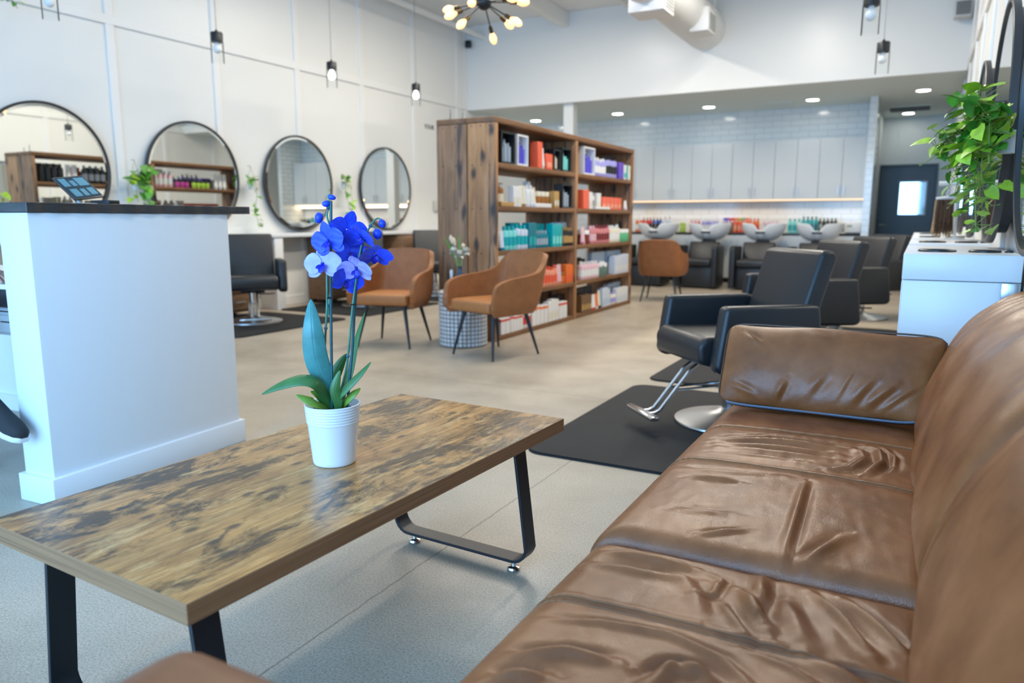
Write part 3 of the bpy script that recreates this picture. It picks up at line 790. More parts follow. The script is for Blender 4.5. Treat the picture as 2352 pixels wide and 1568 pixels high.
for y0 in (0,):
    for z in [BH - .075] + [q - .022 for q in SHZ]:
        for x in (-.24, -.10, .07, .16, .25): lathe(bm, [(0, 0), (.007, 0), (.006, .003), (0, .004)], 8, mtx=Matrix.Translation((x, 0, z)) @ Matrix.Rotation(R(90), 4, 'X'))
put('screw_heads', bm, mat('screw_dark', (0.05, 0.035, 0.03), 0.5), t)

PC = {k: mat('pack_' + k, v, 0.35) for k, v in dict(
    black=(.012, .013, .015), white=(.78, .79, .80), cream=(.74, .70, .58), gold=(.50, .30, .10), amber=(.30, .11, .012), coral=(.85, .13, .06), orange=(.82, .17, .025),
    teal=(.0, .42, .46), aqua=(.22, .72, .68), deepteal=(.0, .20, .27), mint=(.30, .74, .62), lavender=(.34, .34, .72), purple=(.13, .06, .50), violet=(.10, .09, .62),
    rose=(.62, .22, .24), pink=(.76, .50, .56), maroon=(.22, .03, .035), lightblue=(.45, .60, .78), paleblue=(.62, .70, .82), greygreen=(.12, .19, .16), green=(.10, .45, .22),
    brown=(.16, .085, .035), salmon=(.85, .34, .22), red=(.70, .05, .03), grey=(.25, .27, .30), blue=(.03, .10, .42), lime=(.35, .55, .06), magenta=(.45, .05, .28), steel=(.35, .42, .50)).items()}
ORD = ['first', 'second', 'third', 'fourth', 'fifth', 'sixth', 'seventh', 'eighth', 'ninth', 'tenth', 'eleventh', 'twelfth', 'thirteenth', 'fourteenth', 'fifteenth', 'sixteenth']
PMESH = {}
def pmesh(kind, col, w, d, h, acc):
    key = (kind, col, round(w, 3), round(d, 3), round(h, 3), acc)
    if key in PMESH: return PMESH[key]
    parts = []
    bm = B(); mats = [PC[col], PC[acc or 'white']]
    if kind == 'box':
        box(bm, -d / 2, -w / 2, 0, d / 2, w / 2, h, min(.003, w * .1), 1)
        if acc: box(bm, d / 2 - .001, -w * .36, h * .14, d / 2 + .0008, w * .36, h * .46, 0, mi=1)
    elif kind == 'band_box':
        box(bm, -d / 2, -w / 2, 0, d / 2, w / 2, h, min(.003, w * .1), 1)
        box(bm, -d / 2 - .0006, -w / 2 - .0006, h * .80, d / 2 + .0006, w / 2 + .0006, h * .93, 0, mi=1)
    elif kind in ('bottle', 'pump'):
        r = w / 2
        lathe(bm, [(0, 0), (r * .92, 0), (r, .006), (r, h * .18), (r, h * .55), (r, h * .74), (r * .85, h * .80), (r * .38, h * .83), (r * .38, h * .86), (0, h * .86)], 16,
              mis=[0, 0, 0, 1 if acc else 0, 0, 0, 0, 0, 0])
        b2 = B()
        if kind == 'pump':
            lathe(b2, [(r * .45, h * .84), (r * .45, h * .90), (r * .16, h * .905), (r * .16, h * .97), (r * .4, h * .975), (r * .4, h), (0, h)], 12)
            tube(b2, [(0, 0, h * .985), (r * 1.1, 0, h * .98)], r * .16, 6)
        else: lathe(b2, [(r * .45, h * .83), (r * .5, h * .84), (r * .48, h), (0, h)], 14)
        parts.append(('pump' if kind == 'pump' else 'cap', b2, acc or 'white'))
    elif kind == 'tube':
        P = []
        for k in range(9):
            u = k / 8; a = w / 2 * (1 - .0 * u); c = d / 2 * (1 - u * .92)
            P.append([(c * math.cos(2 * PI * j / 16), a * math.sin(2 * PI * j / 16), h * .14 + h * .86 * u) for j in range(16)])
        grid(bm, P, closev=True, mi=0); bm.faces.new([bm.verts[i] for i in []]) if False else None
        b2 = B(); lathe(b2, [(0, 0), (w * .36, 0), (w * .40, h * .15), (0, h * .15)], 14); parts.append(('cap', b2, acc or 'white'))
    elif kind == 'jar':
        r = w / 2
        lathe(bm, [(0, 0), (r * .95, 0), (r, .005), (r, h * .68), (r * .9, h * .72), (0, h * .72)], 20)
        b2 = B(); lathe(b2, [(r * .9, h * .70), (r * 1.0, h * .71), (r * 1.0, h * .97), (r * .95, h), (0, h)], 20); parts.append(('lid', b2, acc or 'white'))
    elif kind == 'set':       # open framed gift set: rim, back and packs inside
        f = .016
        box(bm, -d / 2, -w / 2, 0, -d / 2 + .01, w / 2, h)
        for a, c, e, g in ((-w / 2, 0, -w / 2 + f, h), (w / 2 - f, 0, w / 2, h), (-w / 2 + f, 0, w / 2 - f, f), (-w / 2 + f, h - f, w / 2 - f, h)): box(bm, -d / 2, a, c, d / 2, e, g)
        b2 = B(); ww = w - 2 * f
        for k in range(3):
            y0 = -w / 2 + f + ww * (k + .12) / 3; y1 = -w / 2 + f + ww * (k + .88) / 3; hh = h * (.55, .72, .62)[k]
            lathe(b2, [(0, 0), ((y1 - y0) / 2, .0), ((y1 - y0) / 2, hh * .8), ((y1 - y0) / 5, hh * .84), ((y1 - y0) / 5, hh), (0, hh)], 12, (0, (y0 + y1) / 2, f))
        parts.append(('packs', b2, acc or 'white'))
    mn = 'product_' + kind
    me = bpy.data.meshes.new(mn); bmesh.ops.recalc_face_normals(bm, faces=bm.faces); bm.to_mesh(me); bm.free()
    for m in mats: me.materials.append(m)
    for p in me.polygons: p.use_smooth = True
    me.set_sharp_from_angle(angle=R(38))
    pm = []
    for (n, b2, c2) in parts:
        m2 = bpy.data.meshes.new(mn + '_' + n); bmesh.ops.recalc_face_normals(b2, faces=b2.faces); b2.to_mesh(m2); b2.free()
        m2.materials.append(PC[c2])
        for p in m2.polygons: p.use_smooth = True
        m2.set_sharp_from_angle(angle=R(38)); pm.append((n, m2))
    PMESH[key] = (me, pm); return PMESH[key]
NAMES = dict(box='product_box', band_box='product_box', bottle='product_bottle', pump='pump_bottle', tube='product_tube', jar='product_jar', set='gift_set')
WORD = dict(box='box', band_box='box', bottle='bottle', pump='pump bottle', tube='tube', jar='jar', set='framed gift set')
CW = dict(deepteal='deep teal', lightblue='light blue', paleblue='pale blue', greygreen='grey green', steel='steel blue', violet='violet blue')
COUNT = {}; PLACED = []
def product(kind, col, x, y, z, w, d, h, acc, place, rz=0.0, group=None):
    me, pm = pmesh(kind, col, w, d, h, acc)
    o = bpy.data.objects.new(NAMES[kind], me); COL.objects.link(o)
    o.location = (x, y, z + .0006); o.rotation_euler = (0, 0, rz)
    for n, m2 in pm:
        c = bpy.data.objects.new(n, m2); COL.objects.link(c); c.parent = o
    PLACED.append((o, kind, col, acc, place, group)); return o
def label_products():
    tot = {}
    for o, k, c, a, p, g in PLACED: tot.setdefault((WORD[k], c, p), []).append(o)
    for (k, c, p), os in tot.items():
        for i, o in enumerate(os):
            nm = '%s %s' % (CW.get(c, c), k)
            o['label'] = ('the one %s on %s' % (nm, p)) if len(os) == 1 else '%s %s from the left on %s' % (nm, ORD[i], p)
            o['category'] = k.split()[-1]
    for o, k, c, a, p, g in PLACED: o['group'] = g or ('products on ' + p)
SHN = ['the top shelf', 'the second shelf', 'the middle shelf', 'the fourth shelf', 'the bottom shelf']
def row(bay, si, items):
    """items: (kind, col, n, y0, y1, depth, height, accent[, setback])"""
    for it in items:
        kind, col, n, y0, y1, d, h, acc = it[:8]; sb = it[8] if len(it) > 8 else 0
        zo = it[9] if len(it) > 9 else 0
        step = (y1 - y0) / n
        for k in range(n):
            rv = random.uniform(-.05, .05)
            hh = h * random.uniform(.96, 1.04) if n > 2 and kind != 'set' else h
            w = step * (.96 if kind in ('box', 'band_box', 'set') else .94)
            dd = d if kind in ('box', 'band_box', 'set', 'tube') else w
            product(kind, col, BX1 - .012 - dd / 2 - sb, y0 + step * (k + .5), SHZ[si] + zo, w, dd, round(hh / .01) * .01, acc, '%s of the %s bay' % (SHN[si], bay), rv if n > 2 and kind != 'set' and kind != 'box' else 0)
random.seed(11)
row('near', 0, [('set', 'black', 1, 5.93, 6.20, .10, .285, 'steel'), ('set', 'white', 1, 6.24, 6.46, .09, .275, 'violet'), ('box', 'coral', 1, 6.66, 6.765, .09, .25, None), ('tube', 'white', 1, 6.775, 6.835, .05, .20, 'white'),
    ('box', 'coral', 1, 6.85, 7.0, .06, .15, 'salmon', 0, .05 * 0), ('set', 'black', 1, 6.80, 7.0, .10, .25, 'grey', .10), ('set', 'black', 1, 7.03, 7.20, .09, .21, 'cream'), ('set', 'black', 1, 7.23, 7.47, .10, .24, 'aqua')])
row('near', 1, [('pump', 'amber', 2, 5.93, 6.13, .06, .21, 'cream', .07), ('box', 'gold', 1, 5.93, 6.18, .05, .035, None), ('box', 'white', 2, 6.20, 6.36, .06, .19, 'cream', .02), ('tube', 'cream', 2, 6.36, 6.48, .05, .20, 'gold', .02),
    ('bottle', 'white', 2, 6.48, 6.64, .07, .21, 'white', .02), ('box', 'white', 1, 6.64, 6.70, .05, .25, 'cream', .10), ('tube', 'cream', 1, 6.70, 6.77, .05, .20, 'gold', .06), ('box', 'white', 1, 6.62, 6.99, .05, .035, None),
    ('jar', 'amber', 3, 6.78, 7.08, .09, .165, 'cream', .06), ('box', 'gold', 2, 7.09, 7.21, .07, .17, 'cream', .02), ('set', 'black', 1, 7.24, 7.50, .10, .25, 'steel')])
row('near', 2, [('tube', 'paleblue', 1, 5.93, 6.01, .05, .18, 'deepteal'), ('bottle', 'aqua', 3, 6.01, 6.25, .07, .22, 'teal'), ('bottle', 'paleblue', 3, 6.25, 6.48, .07, .23, 'teal'), ('box', 'deepteal', 2, 6.48, 6.64, .08, .25, 'teal'),
    ('box', 'teal', 2, 6.30, 6.48, .07, .25, 'aqua', .10), ('bottle', 'deepteal', 4, 6.65, 6.93, .07, .17, 'steel'), ('box', 'teal', 4, 6.66, 7.00, .07, .24, 'aqua', .09), ('box', 'teal', 3, 7.01, 7.25, .08, .235, 'aqua'),
    ('tube', 'brown', 1, 7.26, 7.31, .04, .16, 'black'), ('bottle', 'black', 4, 7.31, 7.55, .06, .20, 'gold'), ('box', 'lightblue', 2, 7.27, 7.54, .07, .25, 'steel', .08)])
row('near', 3, [('tube', 'salmon', 6, 6.10, 6.52, .05, .19, 'orange'), ('tube', 'salmon', 4, 6.54, 6.80, .05, .16, 'white'), ('bottle', 'salmon', 5, 6.80, 7.16, .06, .20, 'coral'), ('tube', 'pink', 2, 7.16, 7.27, .05, .21, 'salmon'),
    ('jar', 'orange', 1, 7.27, 7.36, .08, .12, 'amber'), ('box', 'orange', 3, 7.36, 7.55, .07, .19, 'coral')])
row('near', 4, [('band_box', 'white', 2, 5.92, 6.10, .08, .15, 'red'), ('band_box', 'white', 4, 6.11, 6.36, .07, .15, 'red'), ('bottle', 'white', 2, 6.37, 6.55, .08, .21, 'red'), ('band_box', 'white', 4, 6.56, 6.92, .07, .19, 'orange'),
    ('box', 'cream', 3, 6.60, 6.92, .07, .25, 'orange', .10), ('box', 'white', 3, 6.93, 7.18, .07, .22, 'cream'), ('band_box', 'white', 2, 7.19, 7.40, .07, .18, 'red'), ('box', 'black', 3, 7.28, 7.54, .07, .23, 'grey', .10)])
row('far', 0, [('set', 'white', 1, 7.80, 8.13, .10, .30, 'violet'), ('bottle', 'lavender', 4, 8.15, 8.50, .08, .21, 'white'), ('pump', 'lavender', 4, 8.50, 8.86, .08, .24, 'black'), ('box', 'purple', 2, 8.90, 9.08, .08, .20, 'violet'),
    ('box', 'white', 1, 9.09, 9.17, .06, .18, 'teal'), ('box', 'teal', 1, 9.17, 9.24, .06, .18, None), ('box', 'cream', 1, 9.24, 9.33, .06, .185, 'white')])
row('far', 1, [('box', 'coral', 1, 7.80, 7.97, .10, .21, None), ('box', 'white', 1, 7.98, 8.08, .08, .19, 'cream'), ('bottle', 'white', 2, 8.09, 8.30, .09, .19, 'grey', .055), ('box', 'white', 1, 8.34, 8.47, .08, .19, 'cream', .055), ('box', 'white', 1, 8.15, 8.62, .05, .03, None, -.01),
    ('box', 'coral', 5, 8.50, 9.16, .09, .15, 'salmon', .05), ('tube', 'white', 1, 9.18, 9.27, .05, .12, 'pink')])
row('far', 2, [('tube', 'pink', 1, 7.80, 7.90, .05, .20, 'rose'), ('jar', 'maroon', 1, 7.90, 8.05, .1, .16, 'white'), ('bottle', 'rose', 2, 8.06, 8.24, .08, .21, 'pink'), ('bottle', 'rose', 5, 8.24, 8.66, .07, .215, 'maroon'), ('bottle', 'cream', 4, 8.67, 9.02, .08, .21, 'white'),
    ('jar', 'green', 3, 9.05, 9.35, .09, .16, 'white')])
row('far', 3, [('bottle', 'pink', 6, 7.80, 8.34, .08, .20, 'white'), ('jar', 'greygreen', 3, 8.36, 8.60, .08, .17, 'white'), ('box', 'lightblue', 1, 8.36, 8.80, .06, .29, None, .12), ('bottle', 'black', 4, 7.84, 8.3, .08, .23, 'black', .13),
    ('box', 'paleblue', 5, 8.84, 9.34, .09, .24, 'white'), ('box', 'lightblue', 2, 8.84, 9.34, .08, .29, 'steel', .11)])
row('far', 4, [('box', 'brown', 4, 7.80, 8.10, .07, .20, 'gold'), ('tube', 'white', 2, 8.11, 8.25, .05, .18, 'red'), ('tube', 'orange', 1, 8.25, 8.33, .05, .18, 'white'), ('tube', 'cream', 1, 8.33, 8.42, .05, .21, 'black'), ('box', 'paleblue', 3, 8.45, 8.70, .08, .22, 'lightblue'),
    ('bottle', 'cream', 3, 8.71, 8.93, .07, .15, 'lavender'), ('box', 'white', 5, 8.95, 9.35, .07, .19, 'paleblue'), ('box', 'lightblue', 3, 8.90, 9.35, .07, .24, 'white', .11), ('box', 'black', 2, 7.9, 8.4, .08, .26, 'steel', .12)])
# the wall side of the top shelf, seen in the round mirrors
for (kind, col, n, y0, acc) in [('bottle', 'black', 4, 5.95, 'black'), ('tube', 'white', 2, 6.32, 'black'), ('bottle', 'black', 4, 6.55, 'grey'), ('tube', 'white', 2, 6.95, 'black'), ('bottle', 'pink', 4, 7.66, 'white'), ('jar', 'magenta', 3, 8.05, 'black'),
                                ('jar', 'lime', 4, 8.36, 'black'), ('tube', 'white', 3, 8.8, 'paleblue')]:
    for k in range(n):
        h = .25 if kind != 'jar' else .13
        product(kind, col, BX0 + .07, y0 + k * .088, SHZ[0], .075, .06, h, acc, 'the wall side of the top shelf')
for k, (dx, h) in enumerate(((0, .10), (.13, .06))):
    bm = B(); tube(bm, [(0, 0, 0), (.006, .0, h * .5), (-.004, .004, h)], [.006, .004, .002], 6)
    for q in (.4, .7): tube(bm, [(0, 0, h * q), (.02, .0, h * q + .02)], .002, 5)
    o = put('dried_twig', bm, mat('twig_grey', (.22, .22, .2), .8)); o.location = (-3.82 + dx, 5.86, BH + .0005)
    tag(o, '%s thin dry twig standing on the tall shelf top at its left end' % ('taller' if k == 0 else 'shorter'), 'twig', 'dry twigs on the shelf top')

# ================================================================== TAN ARMCHAIRS
def armchair(loc, th, lab):
    t = thing('tub_armchair', lab, 'armchair', loc, R(th), 'tan tub armchairs')
    kn = [(.300, -.268, .46), (.292, -.272, .54), (.255, -.277, .605), (.13, -.280, .640), (-.02, -.277, .655), (-.13, -.262, .675), (-.185, -.243, .72), (-.215, -.222, .795), (-.235, -.19, .832), (-.25, -.07, .842)]
    kn = kn + [(x, -y, z) for x, y, z in kn[::-1]]
    c = spline(kn, 91); P = []
    for p in c:
        back = max(0, min(1, (-p.x - .05) / .17)); col = []
        for j in range(11):
            u = j / 10; z = .375 + (p.z - .375) * u
            tuck = .90 + .10 * min(1, u * 4) ** .5
            x = p.x * tuck - back * (z - .42) * .26; y = p.y * tuck
            col.append((x, y, z))
        P.append(col)
    bm = B(); grid(bm, P)
    put('shell', bm, TAN, t, sharp=0, mods=[('SOLIDIFY', dict(thickness=.042, offset=1)), ('BEVEL', dict(width=.012, segments=3)), ('SUBSURF', dict(levels=1, render_levels=1))])
    pl = [(.30, -.235), (.30, .235), (.06, .245), (-.12, .235), (-.20, .18), (-.222, .05), (-.222, -.05), (-.20, -.18), (-.12, -.235), (.06, -.245)]
    bm = B(); prism(bm, pl, .372, .468, 'z', .028, 4)
    put('seat', bm, mat('tan_seat', (.42,.165,.05), .5, vary=.1, vscale=10), t)
    for sx in (-1, 1):
        for sy in (-1, 1):
            bm = B(); tube(bm, [(sx * .17 + .02, sy * .17, .385), (sx * .255 + .01, sy * .245, 0)], [.019, .009], 12)
            put('leg', bm, mat('slate_metal', (.03, .035, .042), .4, metal=.4), t)
    bm = B(); box(bm, -.17, -.19, .355, .21, .19, .373, .004); put('seat_frame', bm, BLACKM, t)
    return t
a0 = armchair((-4.075, 5.31, 0), -76, 'tan tub armchair on the left of the mosaic drum table')
copytree(a0, (-3.01, 5.28, 0), R(-108), 'tan tub armchair right of the mosaic drum table, in front of the shelf')
copytree(a0, (-3.06, 9.95, 0), R(98), 'tan tub armchair seen from behind beyond the far end of the shelf')

# ---- mosaic drum table
t = thing('drum_table', 'white mosaic drum side table between the two tan armchairs', 'side table', (-3.505, 5.55, 0))
bm = B(); lathe(bm, [(0, .002), (.205, .002), (.208, .03), (.208, .45), (.20, .468), (0, .468)], 48); put('body', bm, mat('grout_grey', (.17, .16, .14), .8), t)
bm = B(); n = 36
for i in range(n):
    for j in range(13):
        a0_, a1 = 2 * PI * (i + .13) / n, 2 * PI * (i + .87) / n; z0 = .012 + j * .0350; z1 = z0 + .0265; r = .2125 + .001 * ((i * 7 + j * 3) % 3)
        q = [bm.verts.new((rr_ * math.cos(a), rr_ * math.sin(a), z)) for rr_ in (r, .206) for a, z in ((a0_, z0), (a1, z0), (a1, z1), (a0_, z1))]
        bm.faces.new(q[:4])
        for k in range(4): bm.faces.new((q[k], q[4 + k], q[4 + (k + 1) % 4], q[(k + 1) % 4]))
put('mosaic_tiles', bm, mat('mosaic_white', (.72, .74, .76), .35, vary=.12, vscale=30), t, smooth=False)
bm = B(); lathe(bm, [(0, .466), (.212, .466), (.214, .474), (.208, .482), (0, .482)], 48); put('top', bm, mat('drum_top', (.74, .73, .69), .4), t)
t = thing('coaster_block', 'small white block under the vase on the drum table', 'coaster', (-3.52, 5.53, .4825))
bm = B(); box(bm, -.04, -.04, 0, .04, .04, .035, .004); put('block', bm, WHITE, t)
t = thing('flower_vase', 'slate blue bottle vase with white flowers on the drum table', 'vase', (-3.52, 5.53, .518))
bm = B(); lathe(bm, [(0, 0), (.038, 0), (.042, .01), (.042, .075), (.036, .10), (.018, .13), (.016, .175), (.019, .18), (.013, .18), (.012, .13), (0, .12)], 24); put('vase_body', bm, mat('slate_glass', (.035, .07, .11), .2), t)
FLW = mat('petal_white', (.80, .77, .68), .6); FLC = mat('petal_cream', (.72, .58, .40), .7)
for (x, y, z, s) in ((-.055, -.01, .30, .046), (.0, -.04, .275, .046), (.055, .01, .30, .045)):
    w = rr * x + ff * y + up * z
    bm = B(); rnd = random.Random(int(z * 1e3 + x * 99))
    for k in range(46):
        a = rnd.uniform(0, 2 * PI); e = rnd.uniform(-.5, 1.4); d = Vector((math.cos(a) * math.cos(e), math.sin(a) * math.cos(e), math.sin(e)))
        leaf(bm, w + d * s * .3, d, up, s * rnd.uniform(.6, .95), 0)
    f = put('flower', bm, FLW, t, sharp=0)
    bm = B(); tube(bm, [(0, 0, .12), w * .6 + up * .09, w], .003, 6); put('stem', bm, GREEN, f)
bm = B()
for (x, z, l) in ((-.075, .42, .09), (-.05, .40, .085), (.03, .36, .055)):
    w = rr * x + up * z; tube(bm, [w - up * l * .5 + rr * .01, w, w + up * l * .35 - rr * .005], [.008, .020, .005], 10); tube(bm, [(0, 0, .13), w * .7, w], .002, 5)
put('dried_plumes', bm, FLC, t)
bm = B()
for (x, z) in ((-.14, .44), (-.005, .46), (-.12, .40)):
    P = spline([(0, 0, .13), rr * x * .55 + up * (z * .75), rr * x + up * z], 9)
    grid(bm, [[p - rr * .008 * math.sin(PI * (k + .4) / 9) , p + ff * .004, p + rr * .008 * math.sin(PI * (k + .4) / 9)] for k, p in enumerate(P)])
put('blades', bm, GREEN, t, sharp=0)
t = thing('swab_bottle', 'small grey bottle with a white tip on the drum table left of the vase', 'bottle', (-3.63, 5.56, .4825))
bm = B(); lathe(bm, [(0, 0), (.018, 0), (.018, .09), (.01, .11), (0, .11)], 14); put('bottle_body', bm, PC['steel'], t)
bm = B(); lathe(bm, [(0, .108), (.010, .108), (.015, .15), (.012, .175), (0, .18)], 12); put('tip', bm, WHITE, t)

# ================================================================== BACK COUNTER, CABINETS
YC = 13.36
t = thing('back_counter', 'long back counter with black top behind the wash basins', 'counter', (-3.45, YC, 0))
cw = 2.62
bm = B(); box(bm, -cw, .02, .08, cw, YB - YC - .001, .835); put('carcass', bm, CAB, t)
bm = B(); box(bm, -cw, .05, 0, cw, YB - YC - .001, .08); put('plinth', bm, BLACKM, t)
bm = B(); box(bm, -cw, 0, .838, cw, YB - YC - .001, .875, .004); put('worktop', bm, mat('black_stone', (.012, .012, .013), .25), t)
for k in range(13):
    x0 = cw - (k + 1) * .40; bm = B(); box(bm, x0 + .004, -.002, .09, x0 + .396, .019, .83, .002, 1); dr = put('door', bm, CAB, t)
    hx = x0 + (.35 if k % 2 else .05); bm = B(); tube(bm, [(hx, -.002, .64), (hx, -.024, .64), (hx, -.024, .76), (hx, -.002, .76)], .005, 6); put('handle', bm, BRUSHED, dr)
u0 = None
for k in range(7):
    x1 = -.845 - k * .716
    lab = 'tall white wall cupboard pair over the basins, ' + ('rightmost, against the tiled wing', 'second from the right', 'third from the right', 'fourth from the right', 'fifth from the right', 'sixth from the right, beside the shelf', 'leftmost, hidden behind the shelf')[k]
    if u0 is None:
        t = u0 = thing('wall_cabinet', lab, 'cupboard', (x1, 13.65, 1.445), 0, 'white wall cupboards over the back counter')
        bm = B(); box(bm, -.714, .02, 0, 0, YB - 13.65 - .001, .985); put('body', bm, CAB, t)
        for j in range(2):
            bm = B(); box(bm, -.714 + j * .358 + .003, 0, .0, -.714 + (j + 1) * .358 - .003, .019, .985, .002, 1); dr = put('door', bm, CAB, t)
            hx = -.356 + (-.045, .045)[j]; bm = B(); tube(bm, [(hx, 0, .07), (hx, -.024, .07), (hx, -.024, .20), (hx, 0, .20)], .006, 6); put('handle', bm, BRUSHED, dr)
    else: copytree(u0, (x1, 13.65, 1.445), 0, lab)
bm = B()
for k in range(160):
    x = -.86 - k * .031; box(bm, -.011, -.008, -.013, .011, .008, .013, .004, 1, mtx=Matrix.Translation((x, 13.655, 1.43)) @ Matrix.Rotation(R(35), 4, 'Y'))
tube(bm, [(-.85, 13.662, 1.43), (-5.84, 13.662, 1.43)], .006, 6)
tag(put('rope_light', bm, mat('rope_glow', (1, .8, .6), .5, emis=(1, .70, .42), estr=.9)), 'glowing warm rope light along the underside of the white wall cupboards', 'light strip')
random.seed(5)
BCP = 'the back counter'
for (kind, col, n, x0, x1, h, acc) in [('pump', 'orange', 2, -4.68, -4.55, .26, 'white'), ('pump', 'red', 3, -4.55, -4.36, .265, 'black'), ('pump', 'blue', 3, -4.36, -4.17, .265, 'black'), ('pump', 'paleblue', 2, -4.15, -4.0, .28, 'grey'), ('bottle', 'cream', 3, -4.0, -3.84, .19, 'white'), ('jar', 'lime', 1, -3.83, -3.73, .17, 'lime'),
        ('bottle', 'rose', 3, -3.66, -3.46, .235, 'pink'), ('bottle', 'lavender', 5, -3.44, -3.14, .24, 'white'), ('bottle', 'coral', 4, -2.88, -2.62, .23, 'salmon'), ('bottle', 'orange', 3, -2.62, -2.44, .245, 'red'), ('bottle', 'pink', 4, -2.40, -2.12, .225, 'white'),
        ('bottle', 'aqua', 3, -1.98, -1.76, .24, 'teal'), ('bottle', 'teal', 4, -1.76, -1.50, .275, 'deepteal'), ('bottle', 'black', 5, -1.50, -1.20, .25, 'greygreen'), ('tube', 'grey', 2, -1.20, -1.09, .17, 'white')]:
    st = (x1 - x0) / n
    for k in range(n): product(kind, col, x0 + (k + .5) * st, 13.47 + .015 * (k % 2), .875, st * .92, st * .8, h, acc, BCP, R(-90) + random.uniform(-.1, .1), 'bottles on the back counter')
for k, c in enumerate(('violet', 'magenta', 'red', 'orange', 'lime', 'green', 'coral')):
    product('box', c, -3.06 + k * .065 if k < 6 else -2.68, 13.62, 1.045 if k < 6 else 1.045, .060, .06, .085, 'white', 'the little riser on the back counter', R(-90), 'colour boxes on the riser')
bm = B(); box(bm, -3.12, 13.56, .8755, -2.62, 13.68, 1.044, .004); tag(put('display_riser', bm, mat('riser_brown', (.20, .12, .08), .5)), 'brown display riser holding small coloured boxes on the back counter', 'riser')
t = thing('towel_warmer', 'white boxy appliance at the right end of the back counter', 'appliance', (-1.0 + .045, 13.62, .8755))
bm = B(); box(bm, -.12, -.16, .012, .11, .16, .175, .012); put('housing', bm, WHITE, t)
bm = B(); box(bm, -.10, -.166, .105, -.02, -.158, .135, .002, 1); put('panel', bm, mat('panel_green', (.25, .34, .27), .4), t)
bm = B(); box(bm, -.11, -.15, 0, .10, .15, .012); put('foot', bm, BLACKM, t)

# ---- shampoo basins with chairs
def backwash(x, lab):
    t = thing('shampoo_chair', lab, 'shampoo chair', (x, 12.32, 0), 0, 'black shampoo chairs with white basins')
    bm = B(); box(bm, -.25, -.33, .02, .25, .30, .36, .012); put('base', bm, VINYL, t)
    bm = B(); box(bm, -.245, -.40, .365, .245, .18, .475, .03, 3); put('seat', bm, VINYL, t)
    bm = B(); prism(bm, [(.05, .45), (.17, .45), (.27, .72), (.17, .745)], -.245, .245, 'x', .025, 3); put('backrest', bm, VINYL, t)
    for s in (-1, 1):
        bm = B(); prism(bm, [(-.42, .03), (.12, .03), (.12, .68), (-.36, .70), (-.42, .66)], s * .255 if s > 0 else -.345, .345 if s > 0 else -.255, 'x', .02, 3); put('armrest', bm, VINYL, t)
    bm = B(); box(bm, -.10, .34, .01, .10, .58, .76, .02, 3); put('pedestal', bm, BLACKM, t)
    P = []
    for i in range(48):
        a = 2 * PI * i / 48; colm = []
        da = (a - 1.5 * PI + PI) % (2 * PI) - PI
        notch = math.exp(-(da / .24) ** 4)
        top = 1.03 + .02 * abs(math.sin(da)) - .125 * notch - .12 * max(0, -math.cos(da)) ** 1.5
        for j in range(13):
            u = j / 12; z = .755 + (top - .755) * u ** 1.5; rr_ = .10 + .24 * math.sin(u * PI / 2) ** .8
            colm.append((rr_ * math.cos(a) * 1.03, .50 + rr_ * math.sin(a) * .86, z))
        P.append(colm)
    bm = B(); V = grid(bm, P, closeu=True); bm.faces.new([V[i][0] for i in range(48)])
    put('basin', bm, CERAM, t, sharp=0, mods=[('SOLIDIFY', dict(thickness=.022, offset=-1)), ('SUBSURF', dict(levels=1, render_levels=1))])
    bm = B(); tube(bm, [(-.075, .20, .895), (0, .195, .897), (.075, .20, .895)], .014, 10); put('neck_pad', bm, BLACKM, t)
    bm = B(); tube(bm, [(.0, .70, .80), (0, .72, 1.0), (0, .66, 1.03), (0, .60, 1.0)], .012, 8); put('tap', bm, CHROME, t)
    return t
b0 = backwash(-4.03, 'white basin with black shampoo chair, leftmost, behind the far tan armchair')
for x, lab in ((-3.13, 'white basin with black shampoo chair, second from the left, right of the far tan armchair'), (-2.25, 'white basin with black shampoo chair, third from the left'), (-1.40, 'white basin with black shampoo chair, rightmost, behind the salon chairs')):
    copytree(b0, (x, 12.32, 0), 0, lab)
label_products()

# ================================================================== RECEPTION COUNTER
t = thing('reception_counter', 'white reception half wall with dark rough edged top on the left', 'counter', (-2.87, 1.575, 0), R(3.4))
PONY = mat('counter_paint', (.76, .79, .82), .5, bump=.03, bscale=500)
bm = B(); box(bm, -.178, 0, 0, 0, .955, 1.126, .004, 2); put('half_wall', bm, PONY, t)
bm = B(); box(bm, -.196, -.018, 0, .018, .973, .112, .005, 2); put('base_trim', bm, PONY, t)
# live-edge top with a wavy rim
bm = B(); rnd = random.Random(2); pl = []
for k in range(40): pl.append((.010 + .004 * math.sin(k * 1.7) + rnd.uniform(-.002, .002), -.008 + k * 1.10 / 39))
pl += [(-.62, 1.092), (-.62, -.008)]
prism(bm, pl, 1.127, 1.163, 'z', .002, 1); put('countertop', bm, DARKTOP, t, sharp=20)
